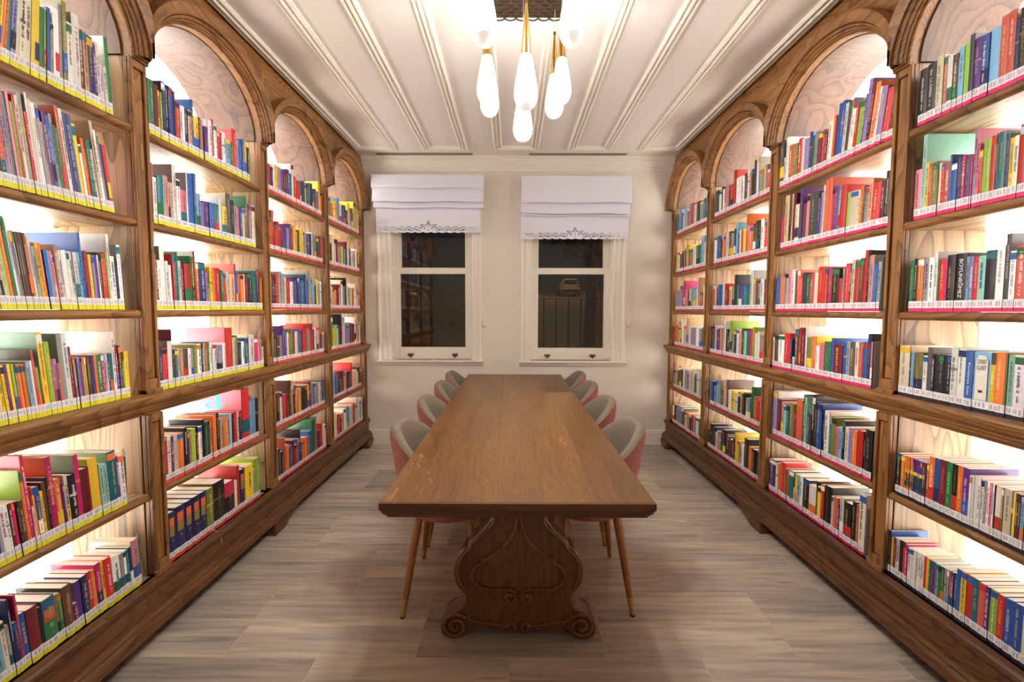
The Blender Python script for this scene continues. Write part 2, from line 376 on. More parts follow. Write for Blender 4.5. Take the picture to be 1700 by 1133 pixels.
def sweep_rect(b, x0, x1, y0, y1, z, prof):
    """moulding frame round a rectangle lying in the ceiling plane; prof = (n inward, drop)"""
    rings = []
    for n, p in prof: rings.append([(x0 + n, y0 + n, z - p), (x1 - n, y0 + n, z - p), (x1 - n, y1 - n, z - p), (x0 + n, y1 - n, z - p)])
    return b.grid(rings, close=True)
prof = [(0, 0), (0, .012), (.010, .022), (.018, .022), (.021, .010), (.030, .010), (.034, .026), (.044, .026), (.048, .010), (.057, .010), (.060, .020), (.068, .020), (.076, .010), (.076, 0)]
for i, (c0, c1) in enumerate(((-1.46, -1.13), (-.81, -.465), (-.14, .205), (.55, .88), (1.215, 1.545))):
    b = MB(); sweep_rect(b, c0 - .038, c1 + .038, -1.05, 4.575, ZC, prof)
    struct(b.build('trim_%d' % (i + 1), M['trim'], smooth=30))
# crown moulding on the far wall and the near wall
cp = [(YF, 2.795), (YF - .012, 2.795), (YF - .014, 2.812), (YF - .022, 2.816), (YF - .022, 2.834), (YF - .034, 2.842), (YF - .052, 2.862), (YF - .060, 2.884), (YF - .074, 2.886), (YF - .074, 2.902), (YF - .088, 2.906), (YF - .088, ZC), (YF, ZC)]
struct(MB().prism(cp, 0, WL, WR).build('trim_6', M['trim'], smooth=30))
bp_ = [(YF, 0), (YF - .016, 0), (YF - .016, .128), (YF - .010, .132), (YF - .012, .146), (YF - .004, .158), (YF, .158)]
struct(MB().prism(bp_, 0, XL + .005, XR - .005).build('baseboard_far', M['trim'], smooth=30))
struct(MB().prism([(YN + (YF - p[0]), p[1]) for p in bp_], 0, DX1 + .07, WR).build('baseboard_near', M['trim'], smooth=30))
# linear air slots in the ceiling in front of the windows
for i, (x0, x1) in enumerate(((-1.34, -.395), (.155, 1.105))):
    v = empty('ceiling_vent', ((x0 + x1) / 2, 4.725, ZC)); w = (x1 - x0) / 2
    MB().box(-w, w, -.038, .038, -.0020, .02).build('dark_slot', M['groove'], v, smooth=0)
    f = MB()
    for y0, y1 in ((-.046, -.034), (-.004, .004), (.034, .046)): f.box(-w - .008, w + .008, y0, y1, -.0035, 0)
    for x_ in (-w - .008, w): f.box(x_, x_ + .008, -.046, .046, -.0035, 0)
    f.build('frame', M['trim'], v, smooth=0)
    tag(v, ('long slotted air vent in the ceiling above the window with the %s' % ('shelf-and-door reflection', 'parked car beyond')[i]), 'vent', 'ceiling air slots')

# ------------------------------------------------------------------ windows
def window(n, w, cas_l, cas_r):
    x0, x1, z0, z1 = w
    root = struct(MB().box(x0, x1, YF + .10, YF + .24, z0 - .02, z0).box(x0 - .0, x0 + .02, YF + .02, YF + TW, z0, z1).box(x1 - .02, x1, YF + .02, YF + TW, z0, z1).box(x0, x1, YF + .02, YF + TW, z1 - .02, z1).build('window_%d' % n, M['trim'], smooth=0))
    for a, c in ((x0, cas_l), (x1, cas_r)):           # fluted casings
        s = -1 if c < a else 1; W = abs(c - a)
        pts = [(0, .0), (0, .020), (.012, .024), (.02, .016), (.05, .016), (.054, .024), (.062, .024), (.066, .016), (W - .034, .016), (W - .028, .028), (W - .012, .034), (W, .030), (W, 0)]
        MB().prism([(a + s * p, YF - q) for p, q in pts], 2, z0, z1 + .1).build('casing', M['trim'], root, smooth=0)
    MB().box(cas_l, cas_r, YF - .03, YF, z1, z1 + .12).build('head_casing', M['trim'], root, smooth=0)
    a, c = cas_l - .018, cas_r + .018
    sill = [(YF + .10, z0), (YF - .062, z0), (YF - .068, z0 - .006), (YF - .068, z0 - .016), (YF - .058, z0 - .022), (YF - .04, z0 - .026), (YF - .034, z0 - .04), (YF - .024, z0 - .052), (YF, z0 - .052), (YF, z0 - .02), (YF + .1, z0 - .02)]
    MB().prism(sill, 0, a, c).build('sill', M['trim'], root, smooth=25)
    g0, g1 = (x0 + .067, x1 - .067)                  # glass edges
    zb, zm0, zm1, zt = z0 + .128, 1.768, 1.832, z1 - .07
    lo = MB()                                          # lower sash (nearer)
    ys, ye = YF + .035, YF + .075
    lo.box(x0 + .02, g0, ys, ye, z0, zm1); lo.box(g1, x1 - .02, ys, ye, z0, zm1); lo.box(g0, g1, ys, ye, z0 + .001, zb); lo.box(g0, g1, ys, ye, zm0, zm1)
    for d in (0, .006):
        lo.box(g0, g0 + .010 - d, ys + .008 + d, ys + .018, zb, zm0); lo.box(g1 - .010 + d, g1, ys + .008 + d, ys + .018, zb, zm0)
    s1 = lo.build('lower_sash', M['trim'], root, bevel=.003)
    up = MB(); yu, yv = YF + .078, YF + .115
    up.box(x0 + .02, g0 + .014, yu, yv, zm0 + .005, z1 - .02); up.box(g1 - .014, x1 - .02, yu, yv, zm0 + .005, z1 - .02); up.box(g0 + .014, g1 - .014, yu, yv, zm0 + .005, zm1); up.box(g0 + .014, g1 - .014, yu, yv, zt, z1 - .02)
    s2 = up.build('upper_sash', M['trim'], root, bevel=.003)
    MB().box(g0 - .005, g1 + .005, ys + .020, ys + .024, zb - .005, zm0 + .005).build('pane', M['glass'], s1, smooth=0)
    MB().box(g0 + .009, g1 - .009, yu + .018, yu + .022, zm1 - .005, zt + .005).build('pane', M['glass'], s2, smooth=0)
    for t in (.155, .83):
        hx = g0 + (g1 - g0) * t; h = MB()
        h.box(hx - .030, hx + .030, ys - .003, ys, z0 + .036, z0 + .062)
        h.box(hx - .027, hx + .027, ys - .022, ys - .002, z0 + .052, z0 + .060)
        h.box(hx - .012, hx + .012, ys - .008, ys - .001, z0 + .020, z0 + .040); h.tube([(hx - .02, ys - .018, z0 + .05), (hx + .02, ys - .018, z0 + .05)], .006, 8)
        h.build('sash_lift', M['oldbrass'], root, bevel=.0015)
    return root
window(1, W1, -1.375, -.318)
window(2, W2, .085, 1.150)

# roman blinds with a cut-work hem
def blind(xa, xb, zt, folds, zbot, rx, label):
    y0 = YF - .075; root = empty('roman_blind', ((xa + xb) / 2, y0, zt)); L = (-(xa + xb) / 2, -y0, -zt)
    def part(b, nm, mt=M['linen'], sm=40):
        return b.build(nm, mt, root, loc=L, smooth=sm)
    part(MB().box(xa + .01, xb - .01, y0 + .005, y0 + .045, zt - .035, zt - .002), 'headrail', M['trim'])
    zs = [zt] + folds
    for i in range(len(zs) - 1):
        za, zb = zs[i], zs[i + 1]; rows = []; out = .008 * (len(zs) - 1 - i); ins = rx[i]
        n = 9; m = 14
        for sgn in (0, 1):
            rr = []
            for k in range(n + 1):
                t = k / n; z = za + (zb - .012 - za) * t; bow = math.sin(t * PI * .5) ** 2 * .022 + out
                rr.append([(xa + ins[0] + (xb - xa - ins[0] + ins[1]) * j / m, y0 - bow + .004 * sgn - .003 * math.sin(j * 1.3 + i * 2 + k * .5), z + (.004 * math.sin(j * .7 + i) if 0 < k else 0)) for j in range(m + 1)])
            if sgn: rr = rr[::-1]
            rows += rr
        b_ = MB().grid(rows); b_.f.append(None) if False else None
        part(b_, 'fold')
    # flat lower drop as fine mesh with cut-out lace pattern
    ins = rx[-1]; xa2, xb2 = xa + ins[0], xb + ins[1]; za = zs[-1] + .004; H = za - zbot; Wd = xb2 - xa2
    band = .115
    part(MB().grid([[(xa2 + Wd * j / 16, y0 - .004 - .003 * math.sin(j * .9) * t, za - (H - band) * t) for j in range(17)] for t in (0, .33, .66, 1)] ), 'drop')
    cs = .0027; nx = int(Wd / cs); nz = int(band / cs); cx = Wd / 2
    segs = []
    def pl(pts, w=.0024):
        for p, q in zip(pts[:-1], pts[1:]): segs.append((p[0], p[1], q[0], q[1], w))
    # star leaf in the middle (x from centre, z above hem)
    half = [(0, .118), (.012, .092), (.016, .070), (.050, .074), (.078, .076), (.066, .055), (.082, .040)]
    for s in (-1, 1):
        pl([(s * x, z) for x, z in half]); pl([(s * .006, .10), (s * .009, .08), (s * .006, .07)], .0018)
        pl([(s * .035, .058), (s * .062, .062)], .0026); pl([(s * .045, .030), (s * .03, .045), (s * .06, .05)], .0022)
        for a in range(2):                            # twisted strands
            pts = []
            x = .075
            while x < Wd / 2 - .03:
                ph = (x - .075) / .078 * PI
                pts.append((s * x, .032 + (.024 if a == 0 else -.018) * abs(math.sin(ph / 1.0 + a * .9)) * 1.0 * (1 if a == 0 else .9))); x += .004
            pl(pts, .0026)
        x = .115
        while x < Wd / 2 - .05:
            pl([(s * (x - .018), .030), (s * (x - .006), .036), (s * (x + .012), .030), (s * (x - .004), .024), (s * (x - .014), .027)], .0020); x += .078
    pl([(0, .022), (0, .028)], .004); pl([(0, .048), (0, .056)], .003)
    cut = set()
    for ax, az, bx, bz, w in segs:
        i0, i1 = int((min(ax, bx) - w + cx) / cs) - 1, int((max(ax, bx) + w + cx) / cs) + 1
        j0, j1 = int((min(az, bz) - w) / cs) - 1, int((max(az, bz) + w) / cs) + 1
        dx, dz = bx - ax, bz - az; L2 = dx * dx + dz * dz + 1e-12
        for i in range(i0, i1 + 1):
            for j in range(j0, j1 + 1):
                px, pz = (i + .5) * cs - cx, (j + .5) * cs
                t = max(0, min(1, ((px - ax) * dx + (pz - az) * dz) / L2))
                if (px - ax - t * dx) ** 2 + (pz - az - t * dz) ** 2 < w * w: cut.add((i, j))
    g = MB(); idx = {}
    def vid(i, j):
        if (i, j) not in idx:
            hx = i * cs; sc = .010 * (1 - abs(math.sin(hx / .039 * PI / 2)) ** .7) * (1 if j == 0 else max(0, 1 - j / 6))
            idx[(i, j)] = len(g.v); g.v.append((xa2 + hx, y0 - .004, zbot + j * cs + sc - (.004 if j == 0 else 0)))
        return idx[(i, j)]
    for i in range(nx):
        for j in range(nz + 1):
            if (i, j) in cut: continue
            g.f.append((vid(i, j), vid(i + 1, j), vid(i + 1, j + 1), vid(i, j + 1))); g.c.append(None)
    g.build('lace_hem', M['linen'], root, loc=L, smooth=0, fix=False)
    # bead chain down the right-hand casing with its tensioner
    xc = xb - .012
    ch = MB().tube([(xc, y0 + .02, zt - .03), (xc, YF - .04, zbot), (xc, YF - .04, 1.28)], .0022, 6).tube([(xc + .02, y0 + .02, zt - .03), (xc + .02, YF - .04, zbot), (xc + .02, YF - .04, 1.28)], .0022, 6)
    c = part(ch, 'bead_chain', M['trim'])
    MB().box(xc - .008, xc + .028, YF - .052, YF - .002, 1.235, 1.295).tube([(xc + .01, YF - .07, 1.262), (xc + .01, YF - .05, 1.262)], .012, 10).build('chain_tensioner', M['trim'], root, loc=L, bevel=.003)
    tag(root, label, 'blind', 'roman blinds')
blind(-1.402, -.290, 2.733, [2.613, 2.480, 2.421], 2.172, [(0, 0), (.004, -.004), (.015, -.006), (.035, -.035)], 'white roman blind with three short folds and cut-work hem, over the door-reflecting window')
blind(.082, 1.176, 2.724, [2.472, 2.366, 2.346], 2.112, [(0, 0), (0, -.014), (0, -.014), (0, -.022)], 'white roman blind with one tall upper fold, hanging lower, over the car-view window')

# ------------------------------------------------------------------ the street outside
b = MB(); b.add([(-14, 5.2, -.25), (14, 5.2, -.25), (22, 60, 3.9), (-22, 60, 3.9), (-14, 5.2, -.6), (14, 5.2, -.6), (22, 60, 3.5), (-22, 60, 3.5)], [(0, 1, 2, 3), (4, 7, 6, 5), (0, 4, 5, 1), (1, 5, 6, 2), (2, 6, 7, 3), (3, 7, 4, 0)])
struct(b.build('ground', M['asphalt'], smooth=0))
fe = empty('railing', (.8, 8.2, 0)); 
MB().box(-.6, 1.6, -.010, .010, 1.585, 1.60).build('top_rail', M['iron'], fe, smooth=0); MB().box(-.6, 1.6, -.015, .015, .12, .15).build('bottom_rail', M['iron'], fe, smooth=0)
bar = MB().box(-.012, .012, -.012, .012, -.1, 1.60).mesh('bar', M['iron'], 0)
for i in range(10):
    o = bpy.data.objects.new('bar', bar); COL.objects.link(o); o.parent = fe; o.location = (-.48 + i * .214, 0, 0)
tag(fe, 'black iron railing of slim upright bars outside in the dark', 'railing')
cz = -.25 + (44 - 5.2) / 54.8 * 4.15
cr = empty('car', (5.1, 44, cz))
body = [(-.85, .28), (-.88, .55), (-.84, .92), (-.70, 1.0), (-.58, 1.42), (-.45, 1.48), (.45, 1.48), (.58, 1.42), (.70, 1.0), (.84, .92), (.88, .55), (.85, .28)]
MB().prism(body, 1, -2.0, 2.0).build('body', M['car'], cr, bevel=.05)
MB().prism([(-.60, 1.02), (-.52, 1.38), (.52, 1.38), (.60, 1.02)], 1, -2.02, -1.9).build('rear_window', M['carglass'], cr)
MB().box(-.82, .82, -2.06, -1.95, .38, .52).build('bumper', M['rubber'], cr, bevel=.02)
for sx in (-1, 1):
    MB().box(sx * .80, sx * .62, -2.03, -1.96, .72, .88).build('tail_light', plain('tail_lens', srgb(150, 20, 16), .3, noise=.05) if sx < 0 else bpy.data.materials['tail_lens'], cr)
    for yy in (-1.3, 1.3): MB().add(*(lambda q: (q.v, q.f))(MB().tube([(sx * .70, yy, .30), (sx * .88, yy, .30)], .30, 20))).build('wheel', M['rubber'], cr)
tag(cr, 'pale car parked up the street, seen through the window', 'car')
def tree(x, y, z, h, s, label):
    t = empty('tree', (x, y, z)); b = MB(); rr = random.Random(int(x * 10) + 5)
    b.tube([(0, 0, 0), (.05, 0, h * .35), (-.05, .05, h * .6), (0, 0, h * .85)], .17, 8, r2=.06)
    for k in range(5):
        a = rr.random() * 6.3; b.tube([(0, 0, h * (.4 + .08 * k)), (math.cos(a) * s * .5, math.sin(a) * s * .5, h * (.55 + .08 * k))], .05, 6, r2=.02)
    b.build('trunk', M['bark'], t)
    c = MB()
    for k in range(1500):
        a = rr.random() * 6.3; u = rr.random() ** .5; v = rr.random() * 2 - 1; q = Vector((math.cos(a) * u * s, math.sin(a) * u * s, h * .75 + v * s * .8 * math.sqrt(max(0, 1 - u * u) + .05)))
        d1 = Vector((rr.random() - .5, rr.random() - .5, rr.random() - .5)).normalized() * .13; d2 = d1.orthogonal().normalized() * .06
        c.add([q - d1, q + d2, q + d1, q - d2], [(0, 1, 2, 3)])
    o = c.build('foliage', M['leaves'], t, smooth=0, fix=False); o['kind'] = 'stuff'
    tag(t, label, 'tree', 'trees outside')
tree(1.85, 11.5, .2, 4.5, 1.1, 'dark street tree just past the railing outside the window')
tree(-.6, 16, .6, 6, 1.8, 'dark tree further up the street, behind the railing')

# ------------------------------------------------------------------ bookcases
SHELF_Z = {1: 2.137, 2: 1.766, 3: 1.397, 4: 1.048, 5: .628, 6: .27}
PITCH, PW, SPRING, APEX = .963, .083, 2.405, 2.728
def bookcase(side):
    s = 1 if side == 'L' else -1
    X0 = XL if side == 'L' else XR
    c0 = 1.011 if side == 'L' else 1.059               # centre of the first post
    posts = [c0 + PITCH * k for k in range(4)] + [4.822]
    fx = lambda u: X0 + s * u
    ya, yb = posts[0] - PW / 2, posts[-1] + PW / 2 - .003
    root = empty('bookcase', (X0, (ya + yb) / 2, 0)); LO = (-X0, -(ya + yb) / 2, 0)
    def part(b, nm, mt, par=None, **k):
        return b.build(nm, mt, par or root, loc=LO if par is None else None, **k)
    XB = -DEPTH
    # posts: hollow-looking stiles with a sunk panel and a base block
    for yc in posts:
        b = MB()
        for z0, z1, out in ((.28, .962, .006), (1.062, 2.40, 0)):
            h = PW / 2; f = .016
            b.box(fx(out - .014), fx(out - .012 - .30 * 0 - .02), yc - h, yc + h, z0, z1)
            b.box(fx(out - .014), fx(out), yc - h, yc - h + f, z0, z1); b.box(fx(out - .014), fx(out), yc + h - f, yc + h, z0, z1)
            b.box(fx(out - .014), fx(out), yc - h + f, yc + h - f, z1 - .035, z1); b.box(fx(out - .014), fx(out), yc - h + f, yc + h - f, z0, z0 + .045)
            b.box(fx(out - .014), fx(out - .008), yc - h + f + .004, yc + h - f - .004, z0 + .049, z1 - .039)
        part(b, 'post', M['oak_z'], bevel=.003)
        # side panel behind the post
        b = MB().box(fx(-.034), fx(XB), yc - PW / 2 + .0015, yc + PW / 2 - .0015, .27, 2.40)
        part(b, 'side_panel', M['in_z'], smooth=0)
    part(MB().box(fx(XB), fx(XB - .010), ya + .012, yb - .012, .26, 2.76), 'luminous_back_panel', M['panel'], smooth=0)
    part(MB().box(fx(XB - .011), fx(XB - .022), ya, yb, .05, ZC - .004), 'back_board', M['oak_z'], smooth=0)  # unseen board added behind the panel to stop its light leaking out
    for e0, e1 in ((ya, ya + .011), (yb - .011, yb)): part(MB().box(fx(XB + .001), fx(XB - .0105), e0, e1, .05, ZC - .004), 'end_strip', M['oak_z'], smooth=0)  # added at the case ends, blocks stray panel light
    for e0, e1 in ((ya, ya + .02), (yb - .02, yb)): part(MB().box(fx(-.031), fx(XB - .0105), e0, e1, 2.401, ZC - .004), 'end_board', M['oak_z'], smooth=0)  # added above the end posts against the same light leak
    part(MB().box(fx(-.031), fx(XB - .0105), ya + .02, yb - .02, 2.765, 2.78), 'top_board', M['oak_y'], smooth=0)  # added to keep panel light from escaping over the arches
    # bay parts
    for k in range(4):
        y0, y1 = posts[k] + PW / 2, posts[k + 1] - PW / 2; ym = (y0 + y1) / 2; a = (y1 - y0) / 2
        for r in (1, 2, 3, 5):
            z = SHELF_Z[r]; t = .034
            pr = [(fx(XB), z - t), (fx(XB), z), (fx(-.020), z), (fx(-.010), z - .003), (fx(-.005), z - .011), (fx(-.004), z - t / 2), (fx(-.006), z - t + .009), (fx(-.012), z - t + .002), (fx(-.022), z - t)]
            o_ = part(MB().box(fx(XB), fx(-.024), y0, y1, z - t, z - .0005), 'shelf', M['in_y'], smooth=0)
            pr = [(fx(-.024), z - t), (fx(-.024), z)] + pr[2:8]
            MB().prism(pr, 1, y0, y1).build('nosing', M['oak_y'], o_, smooth=50)
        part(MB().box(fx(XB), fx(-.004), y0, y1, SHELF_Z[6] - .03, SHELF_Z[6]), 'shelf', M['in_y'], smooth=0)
        # barrel soffit
        N = 28; outer = []; 
        for i in range(N + 1):
            th = PI * i / N; cy_, cz_ = ym - math.cos(th) * a, SPRING + math.sin(th) * (APEX - SPRING)
            outer.append((cy_, cz_))
        g = MB(); R1 = [(fx(-.03), p[0] + (.008 if p[0] < ym else -.008) * abs(math.cos(PI * i / N)), p[1] - .004) for i, p in enumerate(outer)]
        R2 = [(fx(XB), q[1], q[2]) for q in R1]
        R3 = [(fx(XB), ym - math.cos(PI * i / N) * (a + .012), SPRING + math.sin(PI * i / N) * (APEX - SPRING + .012)) for i in range(N + 1)]
        R4 = [(fx(-.03), q[1], q[2]) for q in R3]
        g.grid([R1, R2, R3, R4, R1]); part(g, 'arch_soffit', M['soffit'])
        # flat spandrel board above the arch
        g = MB(); top = ZC - .004; e0, e1 = posts[k], posts[k + 1]
        if k == 0: e0 = ya
        if k == 3: e1 = yb
        line = [(e0, SPRING - .01)] + [(y0, SPRING - .01)] + outer + [(y1, SPRING - .01), (e1, SPRING - .01)]
        F = [[(fx(u), p[0], p[1]) for p in line] for u in (0, -.03)]
        T = [[(fx(u), p[0], top) for p in line] for u in (0, -.03)]
        g.grid([T[0], F[0], F[1], T[1]]); part(g, 'spandrel', M['oak_y'], smooth=20)
        # archivolt: moulded band swept round the opening, mitred at the springing and returned over the posts
        pro = [(0, -.002), (0, .008), (.002, .012), (.006, .012), (.0075, .006), (.009, .020), (.013, .024), (.015, .017), (.017, .032), (.022, .037), (.0245, .029), (.027, .045), (.032, .050), (.036, .048), (.039, .040), (.042, .056), (.050, .061), (.083, .070), (.088, .068), (.089, .062), (.089, -.002)]
        lo = posts[k] if k else ya - .03; hi = posts[k + 1] if k < 3 else yb + .028
        rows = []
        for n, p in pro:
            r = [(lo, SPRING - .012 + n)]
            r.append((y0 - n, SPRING - .012 + n))
            for i in range(0, 41):
                th = PI * i / 40; ex, ez = a, APEX - SPRING
                nx_, nz_ = math.cos(th) / ex, math.sin(th) / ez; l = math.hypot(nx_, nz_)
                if i in (0, 40): nx_, nz_, l = math.cos(th), 0, 1
                r.append((ym - math.cos(th) * ex - n * nx_ / l, SPRING + math.sin(th) * ez + n * nz_ / l))
            r.append((y1 + n, SPRING - .012 + n)); r.append((hi, SPRING - .012 + n))
            rows.append([(fx(p), min(max(q[0], lo), hi), q[1]) for q in r])
        part(MB().grid(rows), 'archivolt', M['oak_y'], smooth=14)
    # waist ledge
    lp = [(XB, .966), (.010, .966), (.012, .976), (.022, .982), (.026, .992), (.030, .996), (.032, 1.006), (.046, 1.016), (.052, 1.028), (.052, 1.040), (.046, 1.048), (.010, 1.048), (XB, 1.048)]
    part(MB().prism([(fx(u), z) for u, z in lp], 1, ya - .02, yb + .015), 'waist_ledge', M['oak_y'], smooth=30)
    for yc in posts:
        part(MB().box(fx(0), fx(.008), yc - PW / 2 - .003, yc + PW / 2 + .003, 1.046, 1.066), 'base_block', M['oak_z'], bevel=.003)
        part(MB().box(fx(0), fx(.014), yc - PW / 2 - .003, yc + PW / 2 + .003, .266, .292), 'base_block', M['oak_z'], bevel=.003)
    # plinth board with mouldings
    pp = [(XB, .075), (.040, .075), (.050, .080), (.056, .092), (.056, .108), (.048, .122), (.040, .128), (.038, .138), (.028, .146), (.014, .150), (.012, .226), (.022, .236), (.024, .246), (.032, .252), (.032, .266), (.024, .274), (0, .276), (XB, .276)]
    pp = [(u, z - (.006 if z > .22 else 0)) for u, z in pp]
    part(MB().prism([(fx(u), z) for u, z in pp], 1, ya - .004, yb + .004), 'plinth', M['plinth'], smooth=30)
    part(MB().box(fx(XB), fx(-.12), ya + .02, yb - .02, 0, .078), 'recessed_kick', M['plinth'], smooth=0)
    # bracket feet
    def foot(yf, far):
        sh = [(0, 0), (.12, 0), (.155, .012), (.175, .034), (.235, .046), (.30, .062), (.335, .078), (0, .078)]
        if far: sh = [(0, .078), (0, .05), (.03, .012), (.05, 0), (.13, 0), (.17, .02), (.20, .05), (.21, .078)]
        poly = [(yf + (p if not far else p), z) for p, z in sh]
        g = MB().prism(poly, 0, fx(.052 if not far else .066), fx(-.02)); part(g, 'bracket_foot', M['plinth'], bevel=.006)
    foot(posts[0] - .03, False); foot(posts[2] - .10, False)
    foot(yb - .200, True)
    tape = 'yellow-taped' if side == 'L' else 'pink-taped'
    tag(root, 'arched oak bookcase with lit shelves of %s books, along the %s wall' % (tape, 'left' if side == 'L' else 'right'), 'bookcase', 'arched bookcases')
    return root, posts
caseL, postsL = bookcase('L')
caseR, postsR = bookcase('R')

# ------------------------------------------------------------------ books
PAL = {'w': ('white', (238, 236, 232)), 'c': ('cream', (228, 214, 186)), 'k': ('black', (30, 29, 31)), 'n': ('navy', (34, 42, 92)), 'b': ('blue', (42, 94, 178)), 's': ('sky-blue', (120, 176, 216)),
       't': ('teal', (24, 108, 122)), 'g': ('green', (34, 112, 66)), 'l': ('lime', (150, 190, 62)), 'y': ('yellow', (240, 200, 48)), 'o': ('orange', (236, 120, 50)), 'r': ('red', (206, 44, 44)),
       'm': ('maroon', (118, 30, 46)), 'p': ('pink', (232, 122, 144)), 'f': ('raspberry', (196, 36, 104)), 'v': ('purple', (92, 48, 132)), 'd': ('lavender', (148, 134, 190)), 'h': ('grey', (150, 150, 152)),
       'e': ('charcoal', (74, 76, 80)), 'a': ('tan', (206, 170, 128)), 'u': ('brown', (96, 62, 46)), 'x': ('terracotta', (206, 94, 70)), 'z': ('mint', (142, 200, 186)), 'i': ('olive', (122, 122, 58)), 'q': ('dusty-rose', (188, 132, 132))}
